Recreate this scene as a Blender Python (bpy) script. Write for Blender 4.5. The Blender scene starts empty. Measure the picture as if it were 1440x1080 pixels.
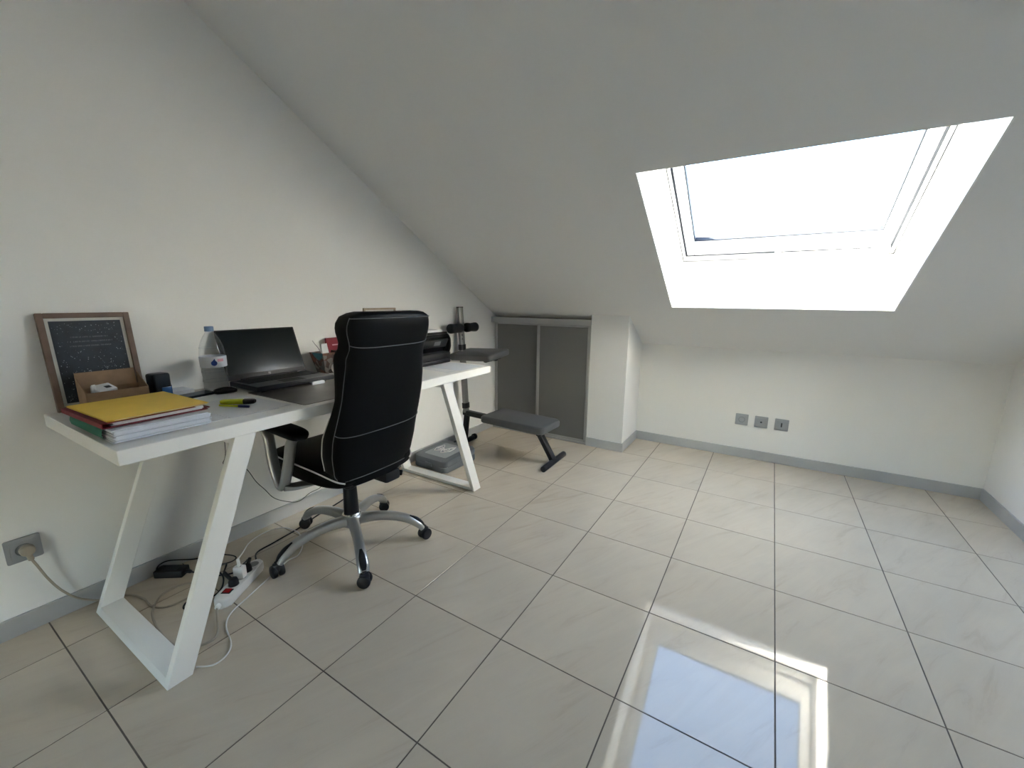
import bpy, bmesh, math, random
from mathutils import Vector, Matrix
random.seed(7)
C = bpy.context.scene.collection
scene = bpy.context.scene
PI = math.pi

# ------------------------------------------------------------------ camera, light, exposure
F_PX = 582.255                                   # focal length in pixels of the 1440 px wide frame
CAM = Vector((2.0796, -1.4203, 1.1409))
RIGHT = Vector((0.84952381, 0.52748577, 0.00824987))
DOWN = Vector((0.11159595, -0.16439883, -0.9800609))
FWD = Vector((-0.51561192, 0.83350572, -0.19852599))
cd = bpy.data.cameras.new('camera')
cd.sensor_width = 36.0
cd.sensor_fit = 'HORIZONTAL'
cd.lens = F_PX / 1440 * 36
cd.clip_start = 0.02
cam = bpy.data.objects.new('camera', cd)
C.objects.link(cam)
cam.matrix_world = Matrix(((RIGHT.x, -DOWN.x, -FWD.x, CAM.x), (RIGHT.y, -DOWN.y, -FWD.y, CAM.y),
                           (RIGHT.z, -DOWN.z, -FWD.z, CAM.z), (0, 0, 0, 1)))
scene.camera = cam

SUN_TRAVEL = Vector((2.2, 0.618, -1.519)).normalized()
world = bpy.data.worlds.new('world')
scene.world = world
world.use_nodes = True
wn = world.node_tree.nodes
wl = world.node_tree.links
wn.clear()
sky = wn.new('ShaderNodeTexSky')
sky.sky_type = 'NISHITA'
sky.sun_disc = False
sky.sun_elevation = math.asin(-SUN_TRAVEL.z)
sky.sun_rotation = math.atan2(-SUN_TRAVEL.x, -SUN_TRAVEL.y)
sky.air_density = 1.0
sky.dust_density = 0.3
sky.ozone_density = 1.0
bg = wn.new('ShaderNodeBackground')
bg.inputs['Strength'].default_value = 1.0
wo = wn.new('ShaderNodeOutputWorld')
wl.new(sky.outputs[0], bg.inputs[0])
wl.new(bg.outputs[0], wo.inputs[0])

sl = bpy.data.lights.new('sun', 'SUN')
sl.energy = 46.0
sl.angle = math.radians(0.53)
sl.color = (1.0, 0.93, 0.82)
sun = bpy.data.objects.new('sun', sl)
C.objects.link(sun)
sun.location = (-4, -1, 5)
sun.rotation_euler = SUN_TRAVEL.to_track_quat('-Z', 'Y').to_euler()

vs = scene.view_settings
vs.view_transform = 'Standard'
vs.look = 'None'
vs.gamma = 1.0
vs.use_curve_mapping = False
vs.exposure = 1.9


# ------------------------------------------------------------------ helpers
def ray(u, v):
    return RIGHT * ((u - 720) / F_PX) + DOWN * ((v - 540) / F_PX) + FWD


def px(u, v, axis, val):
    """point where the photo's pixel meets the plane axis = val"""
    d = ray(u, v)
    t = (val - CAM[axis]) / d[axis]
    return CAM + d * t


def mat(name, col, rough=0.5, metal=0.0, spec=0.5, bump=0.0, bscale=200, var=0.0, vscale=6, coat=0.0, trans=0.0, ior=1.5, alpha=1.0):
    m = bpy.data.materials.new(name)
    m.use_nodes = True
    nt = m.node_tree
    b = nt.nodes['Principled BSDF']
    b.inputs['Base Color'].default_value = (*col, 1)
    b.inputs['Roughness'].default_value = rough
    b.inputs['Metallic'].default_value = metal
    b.inputs['Specular IOR Level'].default_value = spec
    b.inputs['Coat Weight'].default_value = coat
    b.inputs['Transmission Weight'].default_value = trans
    b.inputs['IOR'].default_value = ior
    b.inputs['Alpha'].default_value = alpha
    tc = nt.nodes.new('ShaderNodeTexCoord')
    if var > 0:
        n = nt.nodes.new('ShaderNodeTexNoise')
        n.inputs['Scale'].default_value = vscale
        n.inputs['Detail'].default_value = 6
        r = nt.nodes.new('ShaderNodeValToRGB')
        r.color_ramp.elements[0].position = 0.3
        r.color_ramp.elements[1].position = 0.7
        r.color_ramp.elements[0].color = (*[c * (1 - var) for c in col], 1)
        r.color_ramp.elements[1].color = (*[min(1, c * (1 + var)) for c in col], 1)
        nt.links.new(tc.outputs['Object'], n.inputs['Vector'])
        nt.links.new(n.outputs['Fac'], r.inputs['Fac'])
        nt.links.new(r.outputs['Color'], b.inputs['Base Color'])
    if bump > 0:
        n2 = nt.nodes.new('ShaderNodeTexNoise')
        n2.inputs['Scale'].default_value = bscale
        n2.inputs['Detail'].default_value = 4
        bp = nt.nodes.new('ShaderNodeBump')
        bp.inputs['Strength'].default_value = bump
        bp.inputs['Distance'].default_value = 0.002
        nt.links.new(tc.outputs['Object'], n2.inputs['Vector'])
        nt.links.new(n2.outputs['Fac'], bp.inputs['Height'])
        nt.links.new(bp.outputs['Normal'], b.inputs['Normal'])
    return m


def tile_material():
    m = bpy.data.materials.new('polished_marble_tile')
    m.use_nodes = True
    nt = m.node_tree
    L = nt.links.new
    b = nt.nodes['Principled BSDF']
    tc = nt.nodes.new('ShaderNodeTexCoord')
    oi = nt.nodes.new('ShaderNodeObjectInfo')
    comb = nt.nodes.new('ShaderNodeCombineXYZ')
    mul = nt.nodes.new('ShaderNodeMath'); mul.operation = 'MULTIPLY'; mul.inputs[1].default_value = 53.0
    L(oi.outputs['Random'], mul.inputs[0])
    L(mul.outputs[0], comb.inputs[0]); L(mul.outputs[0], comb.inputs[2])
    rot = nt.nodes.new('ShaderNodeMapping')
    rot.inputs['Rotation'].default_value = (0, 0, math.radians(-62))
    L(tc.outputs['Object'], rot.inputs['Vector'])
    st = nt.nodes.new('ShaderNodeMapping')
    st.inputs['Scale'].default_value = (1.6, 9.0, 1)
    L(rot.outputs[0], st.inputs['Vector'])
    add = nt.nodes.new('ShaderNodeVectorMath'); add.operation = 'ADD'
    L(st.outputs[0], add.inputs[0]); L(comb.outputs[0], add.inputs[1])
    n1 = nt.nodes.new('ShaderNodeTexNoise')
    n1.inputs['Scale'].default_value = 1.6; n1.inputs['Detail'].default_value = 7
    n1.inputs['Roughness'].default_value = 0.62; n1.inputs['Distortion'].default_value = 0.9
    L(add.outputs[0], n1.inputs['Vector'])
    r1 = nt.nodes.new('ShaderNodeValToRGB')
    e = r1.color_ramp.elements
    e[0].position = 0.28; e[0].color = (0.53, 0.45, 0.352, 1)
    e[1].position = 0.62; e[1].color = (0.615, 0.54, 0.428, 1)
    k = e.new(0.42); k.color = (0.59, 0.515, 0.41, 1)
    L(n1.outputs['Fac'], r1.inputs['Fac'])
    n2 = nt.nodes.new('ShaderNodeTexNoise')
    n2.inputs['Scale'].default_value = 3.0; n2.inputs['Detail'].default_value = 3
    add2 = nt.nodes.new('ShaderNodeVectorMath'); add2.operation = 'ADD'
    L(tc.outputs['Object'], add2.inputs[0]); L(comb.outputs[0], add2.inputs[1])
    L(add2.outputs[0], n2.inputs['Vector'])
    r2 = nt.nodes.new('ShaderNodeValToRGB')
    r2.color_ramp.elements[0].position = 0.35; r2.color_ramp.elements[0].color = (0.93, 0.92, 0.90, 1)
    r2.color_ramp.elements[1].position = 0.65; r2.color_ramp.elements[1].color = (1.0, 0.985, 0.96, 1)
    L(n2.outputs['Fac'], r2.inputs['Fac'])
    mx = nt.nodes.new('ShaderNodeMix'); mx.data_type = 'RGBA'; mx.blend_type = 'MULTIPLY'
    mx.inputs['Factor'].default_value = 1.0
    L(r1.outputs[0], mx.inputs['A']); L(r2.outputs[0], mx.inputs['B'])
    L(mx.outputs['Result'], b.inputs['Base Color'])
    b.inputs['Roughness'].default_value = 0.045
    b.inputs['Specular IOR Level'].default_value = 0.5
    return m


def glass_material(name, tint=(1, 1, 1), ior=1.45):
    """thin clear pane: straight-through light plus Fresnel reflection"""
    m = bpy.data.materials.new(name)
    m.use_nodes = True
    nt = m.node_tree
    nt.nodes.clear()
    o = nt.nodes.new('ShaderNodeOutputMaterial')
    t = nt.nodes.new('ShaderNodeBsdfTransparent'); t.inputs[0].default_value = (*tint, 1)
    g = nt.nodes.new('ShaderNodeBsdfGlossy'); g.inputs['Roughness'].default_value = 0.02
    lw = nt.nodes.new('ShaderNodeLayerWeight'); lw.inputs['Blend'].default_value = 0.5
    pw = nt.nodes.new('ShaderNodeMath'); pw.operation = 'POWER'; pw.inputs[1].default_value = 4.0
    f = nt.nodes.new('ShaderNodeMapRange')
    f.inputs['To Min'].default_value = ((ior - 1) / (ior + 1)) ** 2
    f.inputs['To Max'].default_value = 0.85
    mx = nt.nodes.new('ShaderNodeMixShader')
    nt.links.new(lw.outputs['Facing'], pw.inputs[0])
    nt.links.new(pw.outputs[0], f.inputs['Value'])
    nt.links.new(f.outputs[0], mx.inputs[0])
    nt.links.new(t.outputs[0], mx.inputs[1])
    nt.links.new(g.outputs[0], mx.inputs[2])
    nt.links.new(mx.outputs[0], o.inputs[0])
    return m


def obj(name, bm, material, parent=None, smooth=35, **props):
    me = bpy.data.meshes.new(name)
    bmesh.ops.recalc_face_normals(bm, faces=bm.faces[:])
    bm.to_mesh(me)
    bm.free()
    if smooth:
        for p in me.polygons:
            p.use_smooth = True
        me.set_sharp_from_angle(angle=math.radians(smooth))
    if material:
        me.materials.append(material)
    o = bpy.data.objects.new(name, me)
    C.objects.link(o)
    if parent:
        o.parent = parent
    for k, v in props.items():
        o[k] = v
    return o


def tag(o, label, cat, group=None):
    o['label'] = label
    o['category'] = cat
    if group:
        o['group'] = group
    return o


def thing(name, label, cat, loc=(0, 0, 0), rotz=0.0, group=None):
    o = bpy.data.objects.new(name, None)
    o.empty_display_size = 0.05
    C.objects.link(o)
    o.location = loc
    o.rotation_euler = (0, 0, rotz)
    return tag(o, label, cat, group)


def struct(name, bm, material, **k):
    o = obj(name, bm, material, **k)
    o['kind'] = 'structure'
    return o


def box(bm, x0, x1, y0, y1, z0, z1, bev=0.0, seg=2, M=None):
    r = bmesh.ops.create_cube(bm, size=1.0)
    vs_ = r['verts']
    for v in vs_:
        v.co = Vector(((x0 + x1) / 2 + v.co.x * (x1 - x0), (y0 + y1) / 2 + v.co.y * (y1 - y0), (z0 + z1) / 2 + v.co.z * (z1 - z0)))
    new = set(vs_)
    if bev > 0:
        es = list({e for v in vs_ for e in v.link_edges})
        rr = bmesh.ops.bevel(bm, geom=es, offset=bev, segments=seg, profile=0.5, affect='EDGES')
        new = {v for v in rr['verts']} | {v for v in vs_ if v.is_valid}
        for f in rr['faces']:
            new |= set(f.verts)
    if M is not None:
        for v in new:
            v.co = M @ v.co
    return bm


def B(*a, **k):
    return box(bmesh.new(), *a, **k)


def prism(bm, pts, z0, z1, bev=0.0, seg=2, M=None):
    """polygon outline (x, y) extruded from z0 to z1"""
    lo = [bm.verts.new((p[0], p[1], z0)) for p in pts]
    hi = [bm.verts.new((p[0], p[1], z1)) for p in pts]
    n = len(pts)
    fs = [bm.faces.new(lo[::-1]), bm.faces.new(hi)]
    for i in range(n):
        fs.append(bm.faces.new((lo[i], lo[(i + 1) % n], hi[(i + 1) % n], hi[i])))
    allv = set(lo + hi)
    if bev > 0:
        es = list(set(fs[0].edges) | set(fs[1].edges))
        rr = bmesh.ops.bevel(bm, geom=es, offset=bev, segments=seg, profile=0.5, affect='EDGES')
        allv = {v for v in allv if v.is_valid}
        for f in rr['faces']:
            allv |= set(f.verts)
        # bevelled caps keep their own verts; gather through links
        stack = list(allv)
        while stack:
            v = stack.pop()
            for e in v.link_edges:
                w = e.other_vert(v)
                if w not in allv:
                    allv.add(w); stack.append(w)
    if M is not None:
        for v in allv:
            v.co = M @ v.co
    return bm


def rrect(hx, hy, r, n=5, cx=0, cy=0):
    pts = []
    for sx, sy, a0 in ((1, 1, 0), (-1, 1, 90), (-1, -1, 180), (1, -1, 270)):
        for i in range(n + 1):
            a = math.radians(a0 + 90 * i / n)
            pts.append((cx + sx * (hx - r) + r * math.cos(a), cy + sy * (hy - r) + r * math.sin(a)))
    return pts


def lathe(bm, prof, n=24, M=None):
    """profile (r, z) turned about z"""
    rings = []
    for r, z in prof:
        if r < 1e-6:
            v = bm.verts.new((0, 0, z)); rings.append([v])
        else:
            rings.append([bm.verts.new((r * math.cos(2 * PI * i / n), r * math.sin(2 * PI * i / n), z)) for i in range(n)])
    for a, b in zip(rings[:-1], rings[1:]):
        for i in range(n):
            j = (i + 1) % n
            if len(a) == 1 and len(b) == 1:
                continue
            if len(a) == 1:
                bm.faces.new((a[0], b[i], b[j]))
            elif len(b) == 1:
                bm.faces.new((a[i], a[j], b[0]))
            else:
                bm.faces.new((a[i], a[j], b[j], b[i]))
    if M is not None:
        for r in rings:
            for v in r:
                v.co = M @ v.co
    return bm


def cyl(bm, p0, p1, r, n=20, bev=0.0):
    p0, p1 = Vector(p0), Vector(p1)
    L = (p1 - p0).length
    q = (p1 - p0).to_track_quat('Z', 'Y').to_matrix().to_4x4()
    M = Matrix.Translation(p0) @ q
    b = min(bev, r * 0.9)
    prof = [(0, 0)] + ([(r - b, 0), (r - b * 0.3, b * 0.3), (r, b), (r, L - b), (r - b * 0.3, L - b * 0.3), (r - b, L)] if b > 0 else [(r, 0), (r, L)]) + [(0, L)]
    return lathe(bm, prof, n, M)


def catmull(pts, sub=8):
    P = [Vector(p) for p in pts]
    P = [P[0] * 2 - P[1]] + P + [P[-1] * 2 - P[-2]]
    out = []
    for i in range(1, len(P) - 2):
        for k in range(sub):
            t = k / sub
            a, b, c, d = P[i - 1], P[i], P[i + 1], P[i + 2]
            out.append(0.5 * ((2 * b) + (c - a) * t + (2 * a - 5 * b + 4 * c - d) * t * t + (3 * b - a - 3 * c + d) * t ** 3))
    out.append(P[-2])
    return out


def tube(bm, pts, r, n=8, sub=6, smooth=True):
    P = catmull(pts, sub) if smooth else [Vector(p) for p in pts]
    up = Vector((0, 0, 1))
    prev = None
    rings = []
    for i, p in enumerate(P):
        t = (P[min(i + 1, len(P) - 1)] - P[max(i - 1, 0)]).normalized()
        if prev is None:
            s = t.cross(up if abs(t.z) < 0.9 else Vector((1, 0, 0))).normalized()
        else:
            s = (prev - t * prev.dot(t)).normalized()
        prev = s
        u = s.cross(t)
        rings.append([bm.verts.new(p + (s * math.cos(2 * PI * k / n) + u * math.sin(2 * PI * k / n)) * r) for k in range(n)])
    for a, b in zip(rings[:-1], rings[1:]):
        for k in range(n):
            bm.faces.new((a[k], a[(k + 1) % n], b[(k + 1) % n], b[k]))
    bm.faces.new(rings[0][::-1])
    bm.faces.new(rings[-1])
    return bm


def sweep(bm, pts, sizes, side, n=16, power=3.0, sub=6):
    """superellipse profile (half width along side, half height) swept on a smooth path"""
    P = catmull(pts, sub)
    S = catmull([(a, b, 0) for a, b in sizes], sub)
    side = Vector(side).normalized()
    rings = []
    for i, p in enumerate(P):
        t = (P[min(i + 1, len(P) - 1)] - P[max(i - 1, 0)]).normalized()
        s = (side - t * side.dot(t)).normalized()
        u = t.cross(s)
        ring = []
        for k in range(n):
            a = 2 * PI * k / n
            c, q = math.cos(a), math.sin(a)
            x = math.copysign(abs(c) ** (2 / power), c) * S[i].x
            y = math.copysign(abs(q) ** (2 / power), q) * S[i].y
            ring.append(bm.verts.new(p + s * x + u * y))
        rings.append(ring)
    for a, b in zip(rings[:-1], rings[1:]):
        for k in range(n):
            bm.faces.new((a[k], a[(k + 1) % n], b[(k + 1) % n], b[k]))
    bm.faces.new(rings[0][::-1])
    bm.faces.new(rings[-1])
    return bm


# ------------------------------------------------------------------ materials
M_wall = mat('white_wall_paint', (0.84, 0.825, 0.79), 0.85, bump=0.12, bscale=260)
M_ceil = mat('white_ceiling_paint', (0.84, 0.825, 0.79), 0.9, bump=0.05, bscale=260)
M_tile = tile_material()
M_grout = mat('brown_grout', (0.13, 0.105, 0.085), 0.9, var=0.35, vscale=9)
M_base = mat('brushed_grey_baseboard', (0.50, 0.505, 0.505), 0.36, metal=0.35, var=0.08, vscale=3)
M_closet = mat('dark_grey_door_panel', (0.175, 0.175, 0.165), 0.45)
M_alu = mat('satin_aluminium_profile', (0.44, 0.44, 0.43), 0.35, metal=0.6)
M_upvc = mat('white_window_frame', (0.86, 0.87, 0.88), 0.3)
M_seal_shadow = mat('dark_seal_and_shadow_gap', (0.035, 0.04, 0.05), 0.7, spec=0.2)  # rubber seals, and the shade line painted around the frame
M_glass = glass_material('window_glass', (0.97, 0.985, 0.98))
M_desk = mat('white_lacquer_desk', (0.86, 0.84, 0.79), 0.32)
M_leather = mat('black_leather', (0.0016, 0.0018, 0.0023), 0.50, spec=0.10, bump=0.15, bscale=350)
M_piping = mat('pale_grey_piping', (0.55, 0.55, 0.53), 0.6)
M_seam = mat('grey_seam_thread', (0.085, 0.088, 0.09), 0.6)
M_silver = mat('silver_painted_metal', (0.42, 0.42, 0.41), 0.30, metal=0.75)
M_chrome = mat('chrome', (0.75, 0.75, 0.75), 0.12, metal=1.0)
M_black = mat('black_plastic', (0.007, 0.007, 0.009), 0.42, spec=0.3)
M_black_gloss = mat('black_gloss_plastic', (0.006, 0.006, 0.008), 0.16, spec=0.3)
M_charcoal = mat('charcoal_plastic', (0.018, 0.019, 0.022), 0.45, spec=0.3)
M_pad = mat('grey_vinyl_pad', (0.085, 0.088, 0.092), 0.42, bump=0.1, bscale=300)
M_tube = mat('black_powder_coat', (0.010, 0.011, 0.015), 0.40, spec=0.3)
M_post = mat('grey_steel_post', (0.20, 0.20, 0.195), 0.35, metal=0.6)
M_case = mat('grey_moulded_plastic', (0.135, 0.150, 0.160), 0.45)
M_case_top = mat('pale_grey_tray', (0.30, 0.32, 0.33), 0.4)
M_socket = mat('silver_grey_socket', (0.34, 0.35, 0.36), 0.35, metal=0.3)
M_dark = mat('dark_recess', (0.03, 0.03, 0.032), 0.6)
M_beige = mat('beige_cable', (0.36, 0.31, 0.24), 0.55)
M_white_plastic = mat('white_plastic', (0.74, 0.73, 0.70), 0.4)
M_red_switch = mat('red_switch', (0.35, 0.012, 0.015), 0.25)
M_wood = mat('brown_wood_frame', (0.150, 0.095, 0.068), 0.5, var=0.3, vscale=14)
M_palewood = mat('pale_wood_frame', (0.42, 0.33, 0.24), 0.55, var=0.15, vscale=20)
M_matte = mat('cream_mount', (0.66, 0.64, 0.58), 0.7)
M_poster = mat('night_blue_print', (0.020, 0.026, 0.036), 0.35, var=0.4, vscale=25)
M_star = mat('pale_print_specks', (0.40, 0.43, 0.45), 0.6)
M_text = mat('grey_print_letters', (0.30, 0.31, 0.33), 0.6)
M_card = mat('brown_cardboard', (0.30, 0.19, 0.11), 0.8, var=0.15, vscale=30)
M_paper = mat('white_paper', (0.76, 0.76, 0.76), 0.7)
M_paper2 = mat('cool_white_paper', (0.68, 0.70, 0.75), 0.7)
M_yellow = mat('yellow_card', (0.90, 0.60, 0.075), 0.6, var=0.04, vscale=12)
M_redcard = mat('dark_red_card', (0.17, 0.008, 0.014), 0.6, spec=0.3)
M_greencard = mat('green_card', (0.04, 0.30, 0.17), 0.55)
M_blue = mat('blue_plastic', (0.012, 0.10, 0.30), 0.3)
M_navy = mat('navy_plastic', (0.005, 0.010, 0.018), 0.35, spec=0.25)
M_pet = glass_material('clear_pet_plastic', (0.95, 0.965, 0.975), 1.42)
M_cap = mat('blue_bottle_cap', (0.12, 0.20, 0.34), 0.4)
M_label = mat('pale_bottle_label', (0.62, 0.63, 0.68), 0.4)
M_logo_blue = mat('blue_label_mark', (0.025, 0.06, 0.25), 0.4)
M_logo_pink = mat('pink_label_mark', (0.62, 0.30, 0.36), 0.4)
M_screen = mat('dark_laptop_screen', (0.006, 0.009, 0.011), 0.13, spec=0.28)
M_lapsilver = mat('dark_silver_palmrest', (0.17, 0.17, 0.17), 0.38, metal=0.6)
M_mat = mat('smoky_desk_pad', (0.15, 0.135, 0.115), 0.28, var=0.30, vscale=7)
M_hl = mat('yellow_highlighter', (0.62, 0.66, 0.02), 0.35)
M_penblue = mat('dark_blue_pen', (0.02, 0.02, 0.16), 0.35)
M_teal = mat('teal_print', (0.03, 0.17, 0.21), 0.45, var=0.3, vscale=40)
M_redbox = mat('crimson_card', (0.20, 0.004, 0.016), 0.45, spec=0.3)

mp = bpy.data.materials.new('collage_print')
mp.use_nodes = True
_n = mp.node_tree
_t = _n.nodes.new('ShaderNodeTexCoord')
_v = _n.nodes.new('ShaderNodeTexVoronoi'); _v.inputs['Scale'].default_value = 42
_r = _n.nodes.new('ShaderNodeValToRGB')
_e = _r.color_ramp.elements
_e[0].color = (0.015, 0.013, 0.012, 1); _e[1].position = 0.95; _e[1].color = (0.22, 0.20, 0.18, 1)
_k = _e.new(0.45); _k.color = (0.14, 0.055, 0.03, 1)
_k = _e.new(0.65); _k.color = (0.03, 0.045, 0.055, 1)
_s = _n.nodes.new('ShaderNodeSeparateColor')
_n.links.new(_t.outputs['Object'], _v.inputs['Vector'])
_n.links.new(_v.outputs['Color'], _s.inputs[0])
_n.links.new(_s.outputs[0], _r.inputs['Fac'])
_n.links.new(_r.outputs['Color'], _n.nodes['Principled BSDF'].inputs['Base Color'])
M_collage = mp

# ------------------------------------------------------------------ room shell
XR = 3.258            # right wall face
YB = 1.995            # low back wall face
YF = -3.0             # wall behind the camera
SL = 0.5839           # ceiling slope
ZC = 1.9718           # slope height at y = 0
T = 0.4               # tile pitch
X0 = 5.53 * T         # tile column line through the photo's middle


def slope_z(y):
    return ZC - SL * y


floor = struct('floor', B(-0.1, XR + 0.1, YF - 0.1, YB + 0.1, -0.12, -0.0012), M_grout, smooth=0)
PX0, PX1, PY = 0.918, 1.206, 1.600     # partition beside the low closet
cols = [0.0] + [X0 + i * T for i in range(-5, 3)] + [XR]
rows = [YF + 0.0] + [j * T for j in range(-7, 5)] + [YB]
tile_cache = {}
for ci in range(len(cols) - 1):
    for ri in range(len(rows) - 1):
        xa, xb, ya, yb = cols[ci], cols[ci + 1], rows[ri], rows[ri + 1]
        if yb - ya < 0.02 or xb - xa < 0.02:
            continue
        if ya > 1.55 and xb < 1.25:
            continue
        w, d = xb - xa, yb - ya
        key = (round(w, 3), round(d, 3))
        if key not in tile_cache:
            bm = bmesh.new()
            g = 0.0019
            hx, hy, c = w / 2 - g, d / 2 - g, 0.0005
            lo = [bm.verts.new((sx * hx, sy * hy, -0.008)) for sx, sy in ((-1, -1), (1, -1), (1, 1), (-1, 1))]
            mi = [bm.verts.new((sx * hx, sy * hy, -c)) for sx, sy in ((-1, -1), (1, -1), (1, 1), (-1, 1))]
            hi = [bm.verts.new((sx * (hx - c), sy * (hy - c), 0)) for sx, sy in ((-1, -1), (1, -1), (1, 1), (-1, 1))]
            bm.faces.new(hi)
            for A, Bq in ((lo, mi), (mi, hi)):
                for k in range(4):
                    bm.faces.new((A[k], A[(k + 1) % 4], Bq[(k + 1) % 4], Bq[k]))
            o = obj('tile', bm, M_tile, floor, smooth=0)
            tile_cache[key] = o.data
        else:
            o = bpy.data.objects.new('tile', tile_cache[key])
            C.objects.link(o)
            o.parent = floor
        o.location = ((xa + xb) / 2, (ya + yb) / 2, 0)

struct('wall_left', B(-0.1, 0, YF - 0.1, YB + 0.25, -0.12, 2.62), M_wall, smooth=0)
struct('wall_right', B(XR, XR + 0.1, YF - 0.1, YB + 0.25, -0.12, 2.62), M_wall, smooth=0)
struct('wall_back', B(0, XR, YB, YB + 0.1, -0.12, slope_z(YB) + 0.02), M_wall, smooth=0)
# wall behind the camera with a low glazed opening added to let in fill light
RX0, RX1, RZ0, RZ1 = 0.9, 1.44, 0.05, 0.75
bm = bmesh.new()
box(bm, 0, RX0, YF - 0.1, YF, -0.12, 2.62)
box(bm, RX1, XR, YF - 0.1, YF, -0.12, 2.62)
box(bm, RX0, RX1, YF - 0.1, YF, -0.12, RZ0)
box(bm, RX0, RX1, YF - 0.1, YF, RZ1, 2.62)
struct('wall_front', bm, M_wall, smooth=0)
w2 = bpy.data.objects.new('added_fill_window', None)  # unseen window, added to brighten the lower left of the room
C.objects.link(w2)
w2['kind'] = 'structure'
w2.location = ((RX0 + RX1) / 2, YF - 0.05, RZ0)
rw, rh = (RX1 - RX0) / 2, RZ1 - RZ0
bm = bmesh.new()
for x0, x1, z0, z1 in ((-rw, -rw + 0.04, 0, rh), (rw - 0.04, rw, 0, rh), (-rw + 0.04, rw - 0.04, 0, 0.04), (-rw + 0.04, rw - 0.04, rh - 0.04, rh)):
    box(bm, x0, x1, -0.03, 0.03, z0, z1, 0.003, 1)
obj('fill_window_frame', bm, M_upvc, w2)
obj('pane', B(-rw + 0.04, rw - 0.04, -0.004, 0.004, 0.04, rh - 0.04), M_glass, w2, smooth=0)

# partition post beside the closet: top follows the slope
bm = bmesh.new()
vv = []
for x in (PX0, PX1):
    vv.append([bm.verts.new((x, y, z)) for y, z in ((PY, 0), (YB, 0), (YB, slope_z(YB) + 0.01), (PY, slope_z(PY) + 0.01))])
bm.faces.new(vv[0]); bm.faces.new(vv[1][::-1])
for k in range(4):
    bm.faces.new((vv[0][k], vv[1][k], vv[1][(k + 1) % 4], vv[0][(k + 1) % 4]))
struct('wall_partition', bm, M_wall, smooth=0)

# ceiling: slope with the skylight shaft, and the flat part behind the camera
HX0, HX1, HY0, HY1 = 1.513, 2.617, 0.499, 1.489
NIN = Vector((0, -0.5043, -0.8636))       # into the room
NOUT = -NIN
FP = Vector((0, 1.745, 1.413))            # lower edge of the window plane
VUP = Vector((0, -0.8636, 0.5043))        # up the slope
bm = bmesh.new()


def slab(bm, a, b, c, d, th):
    a, b, c, d = map(Vector, (a, b, c, d))
    th = Vector(th)
    lo = [bm.verts.new(p) for p in (a, b, c, d)]
    hi = [bm.verts.new(p + th) for p in (a, b, c, d)]
    bm.faces.new(lo); bm.faces.new(hi[::-1])
    for k in range(4):
        bm.faces.new((lo[k], lo[(k + 1) % 4], hi[(k + 1) % 4], hi[k]))


def S(x, y):
    return (x, y, slope_z(y))


YT, YL = (ZC - 2.5) / SL, YB + 0.2
th = NOUT * 0.06
e_ = 0.003
slab(bm, S(-0.05, YT), S(HX0 - e_, YT), S(HX0 - e_, YL), S(-0.05, YL), th)
slab(bm, S(HX1 + e_, YT), S(XR + 0.05, YT), S(XR + 0.05, YL), S(HX1 + e_, YL), th)
slab(bm, S(HX0 - e_, YT), S(HX1 + e_, YT), S(HX1 + e_, HY0 - e_), S(HX0 - e_, HY0 - e_), th)
slab(bm, S(HX0 - e_, HY1 + e_), S(HX1 + e_, HY1 + e_), S(HX1 + e_, YL), S(HX0 - e_, YL), th)
slab(bm, (-0.05, YF - 0.05, 2.5), (XR + 0.05, YF - 0.05, 2.5), (XR + 0.05, YT, 2.5), (-0.05, YT, 2.5), (0, 0, 0.06))
WH = 1.18
top = FP + VUP * WH
bl, tl = Vector(S(0, HY1)), Vector(S(0, HY0))


def atx(p, x):
    return Vector((x, p.y, p.z))


t = 0.03
bl = bl + NOUT * 0.0015
tl = tl + NOUT * 0.0015
slab(bm, atx(bl, HX0), atx(bl, HX1), atx(FP, HX1), atx(FP, HX0), -VUP * t)
slab(bm, atx(tl, HX0), atx(tl, HX1), atx(top, HX1), atx(top, HX0), VUP * t)
slab(bm, atx(bl, HX0), atx(FP, HX0), atx(top, HX0), atx(tl, HX0), (-t, 0, 0))
slab(bm, atx(bl, HX1), atx(FP, HX1), atx(top, HX1), atx(tl, HX1), (t, 0, 0))
struct('ceiling', bm, M_ceil, smooth=0)

# skylight window: local x = world x, y = up the slope, z = into the room
win = bpy.data.objects.new('window_1', None)
C.objects.link(win)
win['kind'] = 'structure'
win['label'] = 'white framed roof window in the sloped ceiling'
WC = Vector(((HX0 + HX1) / 2, FP.y, FP.z))
win.matrix_world = Matrix(((1, 0, 0, WC.x), (0, VUP.y, NIN.y, WC.y), (0, VUP.z, NIN.z, WC.z), (0, 0, 0, 1)))
HW = (HX1 - HX0) / 2


def ring_frame(bm, x0, x1, y0, y1, wx, wb, wt, z0, z1, bev=0.002):
    box(bm, x0, x0 + wx, y0, y1, z0, z1, bev, 1)
    box(bm, x1 - wx, x1, y0, y1, z0, z1, bev, 1)
    box(bm, x0 + wx, x1 - wx, y0, y0 + wb, z0, z1, bev, 1)
    box(bm, x0 + wx, x1 - wx, y1 - wt, y1, z0, z1, bev, 1)
    return bm


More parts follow.
